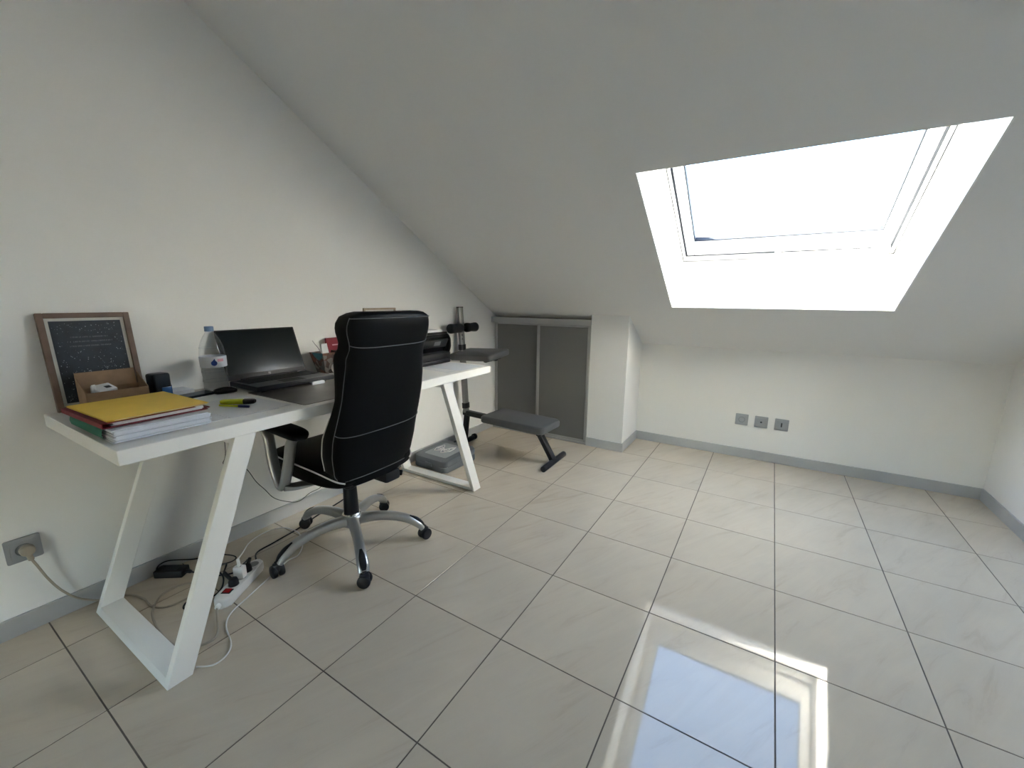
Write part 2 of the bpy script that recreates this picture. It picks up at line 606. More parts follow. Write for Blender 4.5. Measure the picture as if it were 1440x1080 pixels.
obj('outer_frame', ring_frame(bmesh.new(), -HW - 0.03, HW + 0.03, -0.03, WH + 0.03, 0.050, 0.078, 0.05, -0.11, 0.0), M_upvc, win)
obj('seal', ring_frame(bmesh.new(), -HW + 0.016, HW - 0.016, 0.044, WH - 0.016, 0.022, 0.022, 0.022, -0.06, -0.006, 0), M_seal_shadow, win)
sash = obj('sash', ring_frame(bmesh.new(), -HW + 0.031, HW - 0.031, 0.059, WH - 0.031, 0.045, 0.112, 0.06, -0.075, -0.003, 0.004), M_upvc, win)
obj('glazing_bead', ring_frame(bmesh.new(), -HW + 0.072, HW - 0.072, 0.166, WH - 0.085, 0.010, 0.012, 0.012, -0.06, -0.020, 0.002), M_upvc, sash)
obj('gasket', ring_frame(bmesh.new(), -HW + 0.080, HW - 0.080, 0.176, WH - 0.095, 0.008, 0.009, 0.008, -0.052, -0.024, 0), M_seal_shadow, sash)
obj('pane', B(-HW + 0.075, HW - 0.075, 0.165, WH - 0.088, -0.052, -0.049), M_glass, sash, smooth=0)
obj('shadow_gap_ring', ring_frame(bmesh.new(), -HW - 0.004, HW + 0.004, -0.004, WH + 0.004, 0.0075, 0.0075, 0.0075, -0.02, 0.0012, 0), M_seal_shadow, win)  # dark ring painted as the shadow line where frame meets reveal
hd = obj('handle', B(-0.016, 0.016, 0.030, 0.085, 0.0, 0.022, 0.004), M_upvc, win)
hb = bmesh.new()
sweep(hb, [(0.0, 0.05, 0.026), (-0.05, 0.052, 0.030), (-0.125, 0.050, 0.028)], [(0.007, 0.006), (0.007, 0.005), (0.005, 0.004)], (0, 1, 0))
obj('lever', hb, M_upvc, hd)
obj('corner_catch', B(HW - 0.11, HW - 0.03, 0.066, 0.076, -0.004, 0.008, 0.002), M_socket, win)

# baseboards
BH, BT = 0.070, 0.010
struct('baseboard_left', B(0, BT, YF, PY, 0, BH, 0.0015, 1), M_base)
struct('baseboard_back', B(PX1, XR, YB - BT, YB, 0, BH, 0.0015, 1), M_base)
struct('baseboard_right', B(XR - BT, XR, YF, YB - BT, 0, BH, 0.0015, 1), M_base)
bm = bmesh.new()
box(bm, PX0, PX1 + BT, PY - BT, PY, 0, BH, 0.0015, 1)
box(bm, PX1, PX1 + BT, PY, YB - BT, 0, BH, 0.0015, 1)
struct('baseboard_partition', bm, M_base)

# low closet with two sliding doors
CZ = 0.998
struct('trim_1', B(0.0, PX0, PY - 0.012, PY + 0.07, 0.953, CZ, 0.002, 1), M_alu)                 # top rail
struct('trim_2', B(0.0, PX0, PY + 0.002, PY + 0.07, 0.0, 0.014, 0.001, 1), M_alu)              # floor track
struct('wall_closet', B(0.0, PX0, PY + 0.11, PY + 0.14, -0.02, 1.01), M_wall, smooth=0)


def sliding_door(name, x0, x1, y):
    d = bpy.data.objects.new(name, None)
    C.objects.link(d)
    d['kind'] = 'structure'
    d.location = ((x0 + x1) / 2, y, 0.012)
    h = (x1 - x0) / 2
    obj('panel', B(-h + 0.02, h - 0.02, 0.006, 0.016, 0.02, 0.945, 0.0), M_closet, d, smooth=0)
    for s in (-1, 1):
        obj('stile', B(s * h - (0.026 if s > 0 else 0), s * h + (0.026 if s < 0 else 0), 0, 0.022, 0, 0.945, 0.003), M_alu, d)
    obj('bottom_rail', B(-h + 0.026, h - 0.026, 0.001, 0.02, 0, 0.022, 0.001, 1), M_alu, d)
    obj('top_rail', B(-h + 0.026, h - 0.026, 0.001, 0.02, 0.925, 0.945, 0.001, 1), M_alu, d)
    return d


sliding_door('door_1', 0.008, 0.475, PY + 0.034)
sliding_door('door_2', 0.445, PX0 - 0.004, PY + 0.008)


# ------------------------------------------------------------------ wall sockets
def socket(name, label, loc, face, kind, group=None):
    """plate 83 mm square; local x across, z up, +y out of the wall"""
    o = thing(name, label, 'socket', loc, {'back': PI, 'left': -PI / 2}[face], group)
    fr = bmesh.new()
    prism(fr, rrect(0.0415, 0.0415, 0.004), 0, 0.008, 0.002, 2, Matrix.Rotation(-PI / 2, 4, 'X'))
    obj('cover_plate', fr, M_socket, o)
    ins = bmesh.new()
    prism(ins, rrect(0.030, 0.030, 0.002), 0.007, 0.0105, 0.001, 1, Matrix.Rotation(-PI / 2, 4, 'X'))
    obj('insert', ins, M_socket, o)
    if kind == 'power':
        w = bmesh.new()
        lathe(w, [(0.0205, 0.0), (0.0205, 0.0018), (0.0185, 0.0018), (0.0175, -0.001), (0, -0.001)], 28, Matrix.Translation((0, 0.0105, 0)) @ Matrix.Rotation(-PI / 2, 4, 'X'))
        obj('well', w, mat('socket_well', (0.16, 0.165, 0.17), 0.5), o)
        for s in (-1, 1):
            obj('pin_hole', cyl(bmesh.new(), (s * 0.0095, 0.0080, 0), (s * 0.0095, 0.0102, 0), 0.0028, 12), M_dark, o)
        obj('earth_pin', cyl(bmesh.new(), (0, 0.008, 0.0105), (0, 0.0135, 0.0105), 0.0022, 12), M_chrome, o)
    elif kind == 'aerial':
        obj('aerial_jack', cyl(bmesh.new(), (0, 0.0095, 0.0), (0, 0.014, 0.0), 0.0065, 18, 0.001), M_dark, o)
    else:
        obj('phone_slot', B(-0.004, 0.004, 0.0095, 0.0112, -0.015, 0.015), M_dark, o, smooth=0)
    return o


socket('power_socket', 'grey power socket on the low back wall beside the aerial socket', (1.973, YB, 0.290), 'back', 'power')
socket('aerial_socket', 'grey aerial socket with small round jack between two other sockets', (2.097, YB, 0.289), 'back', 'aerial')
socket('phone_socket', 'grey phone socket with a vertical dark slot', (2.222, YB, 0.288), 'back', 'phone')
socket('wall_socket', 'grey wall socket with a beige plug in it near the desk', (0.0, -1.215, 0.298), 'left', 'power')

# ------------------------------------------------------------------ desk
DZ, DTH = 0.752, 0.042
desk = thing('desk', 'long white desk on two slanted trestle legs by the wall', 'desk', (0.353, -0.247, 0), 0.014)
DL, DD = 0.857, 0.325            # half length, half depth
obj('desktop', B(-DD, DD, -DL, DL, DZ - DTH, DZ, 0.0015, 1), M_desk, desk)


def leg_bar(x0, x1, yb0, yb1, yt0, yt1, z0, z1):
    bm = bmesh.new()
    v = [bm.verts.new((x, y, z)) for x in (x0, x1) for y, z in ((yb0, z0), (yb1, z0), (yt1, z1), (yt0, z1))]
    a, b = v[:4], v[4:]
    bm.faces.new(a); bm.faces.new(b[::-1])
    for k in range(4):
        bm.faces.new((a[k], b[k], b[(k + 1) % 4], a[(k + 1) % 4]))
    bmesh.ops.bevel(bm, geom=bm.edges[:], offset=0.0012, segments=1, affect='EDGES')
    return bm


for yb, yt in ((-0.845, -0.577), (0.688, 0.428)):
    w = 0.066
    for x0, x1 in ((DD - 0.031, DD - 0.005), (-DD + 0.045, -DD + 0.071)):
        obj('leg', leg_bar(x0, x1, yb, yb + w, yt, yt + w, 0.0, DZ - DTH), M_desk, desk)
    s = (yt - yb) / (DZ - DTH)
    obj('foot_bar', leg_bar(-DD + 0.070, DD - 0.030, yb, yb + w, yb + 0.024 * s, yb + 0.024 * s + w, 0.0, 0.024), M_desk, desk)
    obj('top_bar', leg_bar(-DD + 0.070, DD - 0.030, yt - 0.024 * s, yt - 0.024 * s + w, yt, yt + w, DZ - DTH - 0.024, DZ - DTH), M_desk, desk)

# ------------------------------------------------------------------ office chair (local +x = behind the sitter)
CH = thing('office_chair', 'black leather high-back office chair with silver five-star base', 'chair', (0.513, -0.302, 0), 0.0)
base = obj('base_hub', lathe(bmesh.new(), [(0, 0.105), (0.040, 0.105), (0.046, 0.115), (0.046, 0.150), (0.040, 0.158), (0.036, 0.160), (0, 0.160)], 28), M_silver, CH)
obj('hub_ring', lathe(bmesh.new(), [(0.033, 0.156), (0.040, 0.156), (0.042, 0.163), (0.038, 0.168), (0.033, 0.168)], 28), M_chrome, CH)
BR = 0.318


def star_leg(ang):
    d = Vector((math.cos(ang), math.sin(ang), 0))
    sd = (-d.y, d.x, 0)
    P = lambda r, z: d * r + Vector((0, 0, z))
    bm = bmesh.new()
    sweep(bm, [P(0.030, 0.132), P(0.10, 0.138), P(0.18, 0.132), P(0.25, 0.112), P(0.30, 0.082), P(0.322, 0.056)],
          [(0.027, 0.024), (0.023, 0.021), (0.021, 0.019), (0.022, 0.018), (0.024, 0.017), (0.022, 0.012)], sd, 16, 3.0)
    lg = obj('base_leg', bm, M_silver, CH)
    g = bmesh.new()
    sweep(g, [P(0.262, 0.124), P(0.292, 0.108), P(0.316, 0.086), P(0.329, 0.068)], [(0.006, 0.004), (0.013, 0.0055), (0.014, 0.0055), (0.008, 0.004)], sd, 12, 2.5)
    obj('foot_grip', g, M_black, lg)
    # twin-wheel caster
    base_p = P(0.330, 0)
    ca = ang + random.uniform(-1.2, 1.2)
    ax = Vector((math.cos(ca), math.sin(ca), 0))
    cb = bmesh.new()
    for s in (-1, 1):
        cyl(cb, base_p + Vector((0, 0, 0.027)) + ax * (s * 0.004), base_p + Vector((0, 0, 0.027)) + ax * (s * 0.024), 0.027, 20, 0.006)
    cs = obj('caster', cb, M_black, CH)
    hb_ = bmesh.new()
    lathe(hb_, [(0, 0.030), (0.020, 0.030), (0.021, 0.045), (0.016, 0.057), (0.009, 0.060), (0.009, 0.066), (0, 0.066)], 16, Matrix.Translation(base_p))
    obj('caster_hood', hb_, M_charcoal, cs)


for k in range(5):
    star_leg(math.radians(-30.3 + 72 * k))
obj('gas_lift', lathe(bmesh.new(), [(0, 0.160), (0.034, 0.160), (0.033, 0.20), (0.030, 0.290), (0.029, 0.292), (0.026, 0.292), (0.026, 0.375), (0, 0.375)], 24), M_black, CH)
mech = obj('tilt_mechanism', B(-0.10, 0.12, -0.085, 0.085, 0.345, 0.400, 0.01, 2), M_black, CH)
obj('tension_knob', B(0.10, 0.215, 0.03, 0.115, 0.345, 0.395, 0.012, 2), M_black, CH)
lv = bmesh.new()
tube(lv, [(0.07, 0.07, 0.372), (0.13, 0.105, 0.368), (0.180, 0.128, 0.360)], 0.006, 10)
cyl(lv, (0.172, 0.122, 0.361), (0.198, 0.140, 0.356), 0.013, 14, 0.004)
obj('height_lever', lv, M_black_gloss, CH)

# seat: cushion loft along local x
st = bmesh.new()
sweep(st, [(-0.285, 0, 0.425), (-0.255, 0, 0.442), (-0.15, 0, 0.450), (0.0, 0, 0.445), (0.12, 0, 0.440), (0.195, 0, 0.438), (0.215, 0, 0.436)],
      [(0.15, 0.020), (0.208, 0.042), (0.232, 0.052), (0.234, 0.055), (0.222, 0.053), (0.196, 0.045), (0.155, 0.025)], (0, 1, 0), 40, 4.0)
obj('seat', st, M_leather, CH, 60)
for s in (-1, 1):
    pp = bmesh.new()
    tube(pp, [(-0.262, s * 0.190, 0.468), (-0.15, s * 0.229, 0.481), (0.0, s * 0.233, 0.478), (0.12, s * 0.221, 0.463), (0.195, s * 0.199, 0.440), (0.214, s * 0.172, 0.426)], 0.0032, 8)
    obj('seat_piping', pp, M_piping, CH)

# backrest sections: z, rear x, half width, thickness
BS = [(0.395, 0.213, 0.12, 0.035), (0.415, 0.221, 0.165, 0.06), (0.46, 0.23, 0.2, 0.08), (0.54, 0.246, 0.215, 0.09), (0.62, 0.262, 0.217, 0.088),
      (0.7, 0.278, 0.212, 0.060), (0.77, 0.292, 0.207, 0.046), (0.84, 0.306, 0.203, 0.072), (0.9, 0.318, 0.197, 0.105), (0.935, 0.325, 0.196, 0.122),
      (0.962, 0.33, 0.19, 0.09), (0.985, 0.335, 0.198, 0.082), (1.02, 0.342, 0.207, 0.098), (1.055, 0.349, 0.207, 0.108), (1.078, 0.352, 0.197, 0.098),
      (1.09, 0.348, 0.172, 0.078), (1.095, 0.335, 0.13, 0.05)]


def yoff(z):
    return -0.006 + 0.026 * min(1.0, max(0.0, (z - 0.60) / 0.38))


def bs(z):
    for a, b in zip(BS[:-1], BS[1:]):
        if a[0] <= z <= b[0]:
            f = (z - a[0]) / (b[0] - a[0])
            return [a[i] + (b[i] - a[i]) * f for i in range(4)]
    return list(BS[0] if z < BS[0][0] else BS[-1])


def back_pt(z, a):
    """point on the backrest skin at height z; a = 0 is the middle of the rear face"""
    _, xr, w, th = bs(z)
    pw = 4.5
    c, q = math.cos(a), math.sin(a)
    X = math.copysign(abs(c) ** (2 / pw), c) * th / 2
    Y = math.copysign(abs(q) ** (2 / pw), q) * w
    bulge = -0.012 * (abs(Y) / w) ** 2.0                       # rear face bows outwards
    fwd = 0.018 * (abs(Y) / w) ** 2 if c < 0 else 0            # side bolsters reach forward
    return Vector((xr - th / 2 + X + (bulge if c > 0 else -fwd - 0.012), Y + yoff(z), z))


bk = bmesh.new()
zs = []
for a, b in zip(BS[:-1], BS[1:]):
    n_ = max(1, int((b[0] - a[0]) / 0.016))
    zs += [a[0] + (b[0] - a[0]) * i / n_ for i in range(n_)]
zs.append(BS[-1][0])
N = 48
rings = [[bk.verts.new(back_pt(z, 2 * PI * k / N)) for k in range(N)] for z in zs]
for a, b in zip(rings[:-1], rings[1:]):
    for k in range(N):
        bk.faces.new((a[k], a[(k + 1) % N], b[(k + 1) % N], b[k]))
bk.faces.new(rings[0][::-1]); bk.faces.new(rings[-1])
for _ in range(2):
    bmesh.ops.smooth_vert(bk, verts=bk.verts[:], factor=0.5, use_axis_x=True, use_axis_y=True, use_axis_z=False)
bkr = obj('backrest', bk, M_leather, CH, 60)
A_S = 1.36                                # angle where the rear panel meets the side


def rear(z, a, off=0.0015):
    p = back_pt(z, a)
    return p + Vector((off, 0, 0))


for z in (0.968, 0.625):
    sm = bmesh.new()
    tube(sm, [rear(z + (0.012 if z > 0.9 else 0.02) * (abs(a) / A_S) ** 2 - 0.004, a) for a in [i * A_S / 8 for i in range(-8, 9)]], 0.0017, 6, 3)
    obj('seam', sm, M_seam, bkr)
for s in (-1, 1):
    sm = bmesh.new()
    tube(sm, [rear(z, s * A_S, 0.0005) for z in [0.43 + i * (1.075 - 0.43) / 22 for i in range(23)]], 0.0016, 6, 2)
    obj('seam', sm, M_seam, bkr)
sm = bmesh.new()
tube(sm, [rear(0.432, a, 0.001) for a in [i * A_S / 8 for i in range(-8, 9)]], 0.0017, 6, 3)
obj('seam', sm, M_seam, bkr)
sm = bmesh.new()
tube(sm, [rear(1.072, a, 0.001) for a in [i * A_S / 8 for i in range(-8, 9)]], 0.0018, 6, 3)
obj('seam', sm, M_seam, bkr)
for s in (-1, 1):
    pp = bmesh.new()
    tube(pp, [back_pt(z, s * 1.95) + Vector((0, s * 0.001, 0)) for z in [0.44 + i * (0.70 - 0.44) / 12 for i in range(13)]], 0.003, 6, 2)
    obj('back_piping', pp, M_piping, bkr)

# arm rests
for s in (-1, 1):
    Y = s * 0.283
    ab = bmesh.new()
    W, H = 0.020, 0.010
    sweep(ab, [(-0.160, Y * 0.96, 0.630), (-0.123, Y, 0.626), (-0.098, Y, 0.590), (-0.090, Y, 0.52), (-0.072, Y, 0.445), (-0.044, Y, 0.400), (-0.024, Y * 0.985, 0.392)],
          [(W, H), (W, H), (W, 0.012), (W, 0.012), (W, 0.012), (W, 0.012), (W, 0.010)], (0, 1, 0), 14, 3.5)
    sweep(ab, [(0.090, Y * 0.97, 0.624), (0.062, Y, 0.602), (0.036, Y, 0.53), (-0.002, Y, 0.438), (-0.024, Y, 0.400), (-0.038, Y * 0.98, 0.390)],
          [(W, H), (W, 0.012), (W, 0.012), (W, 0.013), (W, 0.013), (W, 0.010)], (0, 1, 0), 14, 3.5)
    sweep(ab, [(-0.026, s * 0.283, 0.396), (-0.010, s * 0.24, 0.388), (0.012, s * 0.14, 0.385), (0.012, s * 0.05, 0.385)],
          [(0.030, 0.013), (0.032, 0.009), (0.032, 0.006), (0.030, 0.005)], (1, 0, 0), 12, 3.5)
    arm = obj('armrest', ab, M_silver, CH, 50)
    pd = bmesh.new()
    sweep(pd, [(-0.205, Y, 0.642), (-0.180, Y, 0.646), (-0.07, Y, 0.650), (0.06, Y, 0.646), (0.122, Y, 0.641), (0.145, Y, 0.636)],
          [(0.022, 0.008), (0.036, 0.015), (0.042, 0.017), (0.042, 0.019), (0.036, 0.019), (0.020, 0.010)], (0, 1, 0), 18, 2.6)
    obj('arm_pad', pd, M_leather, arm, 60)

# ------------------------------------------------------------------ exercise bench at the far end of the desk
EB = thing('exercise_bench', 'folding exercise bench with grey padded seats and black frame', 'exercise bench', (0.48, 1.09, 0))
W = lambda x, y, z: (x - 0.48, y - 1.09, z)


def bar(bm, p0, p1, a, b, side):
    sweep(bm, [p0, [(p0[i] + p1[i]) / 2 for i in range(3)], p1], [(a, b)] * 3, side, 12, 5.0, 2)
    return bm


obj('front_foot', cyl(bmesh.new(), W(0.880, 0.925, 0.021), W(0.872, 1.275, 0.021), 0.021, 18, 0.004), M_tube, EB)
obj('front_leg', bar(bmesh.new(), W(0.872, 1.095, 0.030), W(0.745, 1.085, 0.245), 0.026, 0.019, (0, 1, 0)), M_tube, EB)
obj('seat_bracket', bar(bmesh.new(), W(0.800, 1.00, 0.238), W(0.800, 1.235, 0.238), 0.02, 0.018, (1, 0, 0)), M_tube, EB)
obj('main_beam', bar(bmesh.new(), W(0.075, 1.10, 0.262), W(0.80, 1.088, 0.240), 0.022, 0.021, (0, 1, 0)), M_tube, EB)
obj('rear_leg', bar(bmesh.new(), W(0.105, 1.10, 0.27), W(0.075, 1.10, 0.022), 0.022, 0.018, (0, 1, 0)), M_tube, EB)
rf = obj('rear_foot', cyl(bmesh.new(), W(0.082, 0.93, 0.021), W(0.082, 1.215, 0.021), 0.020, 18, 0.003), M_tube, EB)
for y in (0.925, 1.205):
    obj('end_cap', cyl(bmesh.new(), W(0.082, y, 0.025), W(0.082, y + 0.028, 0.025), 0.0245, 18, 0.004), M_black, rf)
obj('post', bar(bmesh.new(), W(0.094, 1.10, 0.265), W(0.045, 1.10, 1.085), 0.025, 0.016, (0, 1, 0)), M_post, EB)
obj('post_cap', bar(bmesh.new(), W(0.0455, 1.10, 1.080), W(0.045, 1.10, 1.088), 0.026, 0.017, (0, 1, 0)), M_black, EB)
for z in (0.33, 0.79):
    x = 0.094 - 0.049 * (z - 0.265) / 0.82
    obj('sleeve', bar(bmesh.new(), W(x + 0.002, 1.10, z - 0.03), W(x, 1.10, z + 0.012), 0.029, 0.021, (0, 1, 0)), M_black, EB)
for z in (0.845, 0.875):
    x = 0.094 - 0.049 * (z - 0.265) / 0.82
    obj('pin_hole', cyl(bmesh.new(), W(x + 0.014, 1.088, z), W(x + 0.0175, 1.088, z), 0.007, 12), M_dark, EB)


def foam(y0, y1, x, z):
    r = 0.036
    L = y1 - y0
    bm = bmesh.new()
    q = Matrix.Translation(W(x, y0, z)) @ Matrix.Rotation(-PI / 2, 4, 'X')
    lathe(bm, [(0, 0), (r * 0.8, 0), (r, 0.010), (r * 1.0, 0.03), (r * 0.9, L * 0.5), (r * 1.0, L - 0.03), (r, L - 0.010), (r * 0.8, L), (0, L)], 22, q)
    return bm


obj('foam_roller', foam(1.127, 1.262, 0.078, 0.930), M_black, EB, 60)
obj('foam_roller', foam(0.935, 1.073, 0.078, 0.930), M_black, EB, 60)
obj('roller_rod', cyl(bmesh.new(), W(0.078, 0.94, 0.930), W(0.078, 1.255, 0.930), 0.010, 12), M_tube, EB)


def pad(name, outline, thick, Mx):
    bm = bmesh.new()
    prism(bm, outline, 0, thick, 0.014, 4, Mx)
    return obj(name, bm, M_pad, EB, 60)


def tapered(l, w0, w1, r=0.03, n=4):
    """rounded trapezoid along x"""
    pts = []
    for cx, cy, a0 in ((l / 2 - r, w1 / 2 - r, 0), (-l / 2 + r, w0 / 2 - r, 90), (-l / 2 + r, -w0 / 2 + r, 180), (l / 2 - r, -w1 / 2 + r, 270)):
        for i in range(n + 1):
            a = math.radians(a0 + 90 * i / n)
            pts.append((cx + r * math.cos(a), cy + r * math.sin(a)))
    return pts


pad('seat_pad', tapered(0.52, 0.30, 0.27), 0.050, Matrix.Translation(W(0.612, 1.072, 0.258)) @ Matrix.Rotation(math.radians(-1.5), 4, 'Z') @ Matrix.Rotation(math.radians(1.0), 4, 'Y'))
pad('back_pad', tapered(0.40, 0.24, 0.27), 0.046, Matrix.Translation(W(0.235, 1.085, 0.715)) @ Matrix.Rotation(math.radians(6), 4, 'X') @ Matrix.Rotation(math.radians(-3), 4, 'Y'))
obj('pad_bracket', bar(bmesh.new(), W(0.07, 1.10, 0.705), W(0.37, 1.12, 0.708), 0.02, 0.012, (0, 1, 0)), M_tube, EB)
obj('pad_crossbar', bar(bmesh.new(), W(0.33, 1.03, 0.700), W(0.345, 1.20, 0.712), 0.014, 0.010, (1, 0, 0)), M_tube, EB)

# ------------------------------------------------------------------ grey case on the floor under the far end
SC = thing('storage_case', 'grey plastic carry case lying on the floor under the desk', 'case', (0.205, 0.715, 0), math.radians(-2))
obj('case_base', prism(bmesh.new(), rrect(0.148, 0.168, 0.03), 0.0, 0.040, 0.006, 2), M_case, SC, 50)
ml = Matrix.Translation((0, 0.0, 0.041)) @ Matrix.Rotation(math.radians(2.2), 4, 'X')
lid = obj('case_lid', prism(bmesh.new(), rrect(0.150, 0.168, 0.035), 0.0, 0.045, 0.012, 3, ml), M_case, SC, 50)
obj('lid_panel', prism(bmesh.new(), rrect(0.100, 0.110, 0.015), 0.044, 0.047, 0.001, 1, ml), M_case_top, lid)
obj('latch', B(-0.03, 0.03, -0.176, -0.166, 0.028, 0.052, 0.003), M_case, SC)
hb = bmesh.new()
tube(hb, [(-0.05, 0.15, 0.085), (-0.045, 0.155, 0.100), (0.0, 0.155, 0.106), (0.045, 0.155, 0.100), (0.05, 0.15, 0.085)], 0.006, 8)
obj('carry_handle', hb, M_case, SC)
cb = bmesh.new()
pts = []
for i in range(60):
    a = 2 * PI * i / 20
    k = i / 60
    pts.append((0.2 + 0.066 * math.sin(a * 1.0 + 0.3) * (0.75 + 0.25 * math.sin(5 * k)), 0.71 + 0.070 * math.sin(2 * a + 0.8 * k) * (0.6 + 0.4 * math.cos(4 * k)), 0.096 + 0.0022 * math.sin(7 * a)))
tube(cb, pts, 0.0028, 6, 3)
tag(obj('cable_bundle', cb, M_white_plastic, None), 'tangled thin white cable lying on the grey case', 'cable')

# ------------------------------------------------------------------ things on the desk
ZD = DZ

# framed poster leaning on the wall
FW, FH = 0.238, 0.335
pf = thing('framed_poster', 'brown wooden framed dark starry poster leaning against the wall', 'picture frame', (0.055, -0.958, ZD))
lean = math.atan2(0.040, FH)
pf.rotation_euler = (0, -lean, 0)
fw = 0.017
for y0, y1, z0, z1 in ((-FW / 2, -FW / 2 + fw, 0, FH), (FW / 2 - fw, FW / 2, 0, FH), (-FW / 2 + fw, FW / 2 - fw, 0, fw), (-FW / 2 + fw, FW / 2 - fw, FH - fw, FH)):
    obj('frame_bar', B(-0.012, 0.006, y0, y1, z0, z1, 0.0015, 1), M_wood, pf)
obj('backing', B(-0.011, -0.007, -FW / 2 + 0.004, FW / 2 - 0.004, 0.004, FH - 0.004), M_wood, pf, smooth=0)
obj('mount', B(-0.007, -0.004, -FW / 2 + fw, FW / 2 - fw, fw, FH - fw), M_matte, pf, smooth=0)
mg = fw + 0.010
pr_ = obj('print', B(-0.004, -0.003, -FW / 2 + mg, FW / 2 - mg, mg, FH - mg), M_poster, pf, smooth=0)
sb = bmesh.new()


def quad(bm, cy, cz, w, h, rot=0.0, x=-0.0027):
    c, s = math.cos(rot), math.sin(rot)
    vv_ = [bm.verts.new((x, cy + c * a - s * b, cz + s * a + c * b)) for a, b in ((-w, -h), (w, -h), (w, h), (-w, h))]
    bm.faces.new(vv_)


py0, py1, pz0, pz1 = -FW / 2 + mg + 0.004, FW / 2 - mg - 0.004, mg + 0.004, FH - mg - 0.004
for i in range(330):
    cy, cz = random.uniform(py0, py1), random.uniform(pz0, pz1)
    if 0.208 < cz < 0.262 and -0.065 < cy < 0.065:
        continue
    sz = random.choice((0.0004, 0.0005, 0.0006, 0.0008, 0.0011))
    quad(sb, cy, cz, sz * random.uniform(0.9, 1.6), sz, random.uniform(0, PI))
for cy, cz in ((-0.055, 0.185), (0.03, 0.14)):
    quad(sb, cy, cz, 0.0032, 0.0006, -0.6)
o = obj('star_specks', sb, M_star, pr_, smooth=0)
o['kind'] = 'stuff'
for cz, wd in ((0.2515, 0.095), (0.2360, 0.118), (0.2205, 0.106)):
    tb = bmesh.new()
    y = -wd / 2
    while y < wd / 2:
        if random.random() < 0.17:
            y += 0.0022
            continue
        w_ = random.choice((0.0010, 0.0013, 0.0015))
        hgt = 0.0021
        quad(tb, y + 0.0003, cz, 0.0003, hgt)
        if random.random() < 0.6:
            quad(tb, y + w_ * 1.2, cz, 0.0003, hgt)
        quad(tb, y + w_ * 0.7, cz + random.choice((-1, 0, 1)) * (hgt - 0.0003), w_ * 0.6, 0.0003)
        y += w_ * 2 + 0.0009
    obj('text_line', tb, M_text, pr_, smooth=0)

# open cardboard box in front of the poster
bx0, bx1, by0, by1 = 0.085, 0.175, -1.028, -0.862
cbx = thing('cardboard_box', 'small open brown cardboard box standing before the starry poster', 'box', ((bx0 + bx1) / 2, (by0 + by1) / 2, ZD))
hx, hy, tk = (bx1 - bx0) / 2, (by1 - by0) / 2, 0.002
obj('bottom', B(-hx, hx, -hy, hy, 0, tk), M_card, cbx, smooth=0)
obj('front_panel', B(hx - tk, hx, -hy, hy, 0, 0.072), M_card, cbx, smooth=0)
obj('back_panel', B(-hx, -hx + tk, -hy, hy, 0, 0.075), M_card, cbx, smooth=0)
mm = Matrix.Translation((-hx, 0, 0.074)) @ Matrix.Rotation(math.radians(-10), 4, 'Y')
obj('lid_flap', B(0, tk, -hy + 0.002, hy - 0.006, 0, 0.058, M=mm), M_card, cbx, smooth=0)
for s in (-1, 1):
    sp = bmesh.new()
    vv = [[sp.verts.new((x, s * hy - (tk * s if j else 0), z)) for x, z in ((-hx, 0), (hx, 0), (hx, 0.072), (-hx, 0.122 if s < 0 else 0.118))] for j in (0, 1)]
    sp.faces.new(vv[0]); sp.faces.new(vv[1][::-1])
    for k in range(4):
        sp.faces.new((vv[0][k], vv[1][k], vv[1][(k + 1) % 4], vv[0][(k + 1) % 4]))
    obj('side_panel', sp, M_card, cbx, smooth=0)
pk = thing('paper_packet', 'white folded paper packet inside the cardboard box', 'packet', (0.134, -0.972, ZD + tk + 0.043))
mm = Matrix.Rotation(math.radians(18), 4, 'Y') @ Matrix.Rotation(math.radians(14), 4, 'Z')
obj('packet_body', B(-0.028, 0.022, -0.026, 0.026, 0.0, 0.040, 0.003, 2, M=mm), M_paper, pk)
obj('packet_flap', B(-0.002, 0.002, -0.036, -0.026, 0.02, 0.056, M=mm), M_paper, pk, smooth=0)
obj('packet_print', B(-0.006, 0.010, 0.0, 0.016, 0.0402, 0.0406, M=mm), M_dark, pk, smooth=0)
tag(obj('filling_paper', B(0.095, 0.165, -0.94, -0.875, ZD + tk, ZD + 0.050, 0.008, 2), M_card), 'crumpled brown filling inside the cardboard box', 'packing paper')


# folder pile
def sheet_stack(bm, x0, x1, y0, y1, z0, z1, n, jit=0.003):
    h = (z1 - z0) / n
    for i in range(n):
        dx, dy = random.uniform(-jit, jit), random.uniform(-jit, jit)
        box(bm, x0 + dx, x1 + dx, y0 + dy, y1 + dy, z0 + i * h, z0 + (i + 0.86) * h)
    return bm


FXC, FYC = 0.455, -0.985
gf = thing('green_folder', 'thick green card folder full of white papers at the bottom of the pile', 'folder', (FXC, FYC, ZD), math.radians(1))
obj('papers', sheet_stack(bmesh.new(), -0.150, 0.164, -0.100, 0.128, 0.0018, 0.0385, 11, 0.004), M_paper2, gf, smooth=0)
gp = bmesh.new()
sweep(gp, [(-0.155, -0.06, 0.0005), (-0.155, -0.115, 0.001), (-0.155, -0.1235, 0.010), (-0.155, -0.1235, 0.031), (-0.155, -0.115, 0.0400), (-0.155, 0.0, 0.0402), (-0.155, 0.115, 0.0402)], [(0.0012, 0.0012)] * 7, (1, 0, 0), 6, 4)
gp.free()
gp = bmesh.new()
prof = [(0.12, 0.0004), (-0.085, 0.0004), (-0.100, 0.002), (-0.1085, 0.008), (-0.1110, 0.020), (-0.1085, 0.032), (-0.100, 0.0385), (-0.085, 0.0402), (0.11, 0.0404)]
rr = []
for x in (-0.158, 0.112):
    rr.append([gp.verts.new((x, y, z)) for y, z in prof])
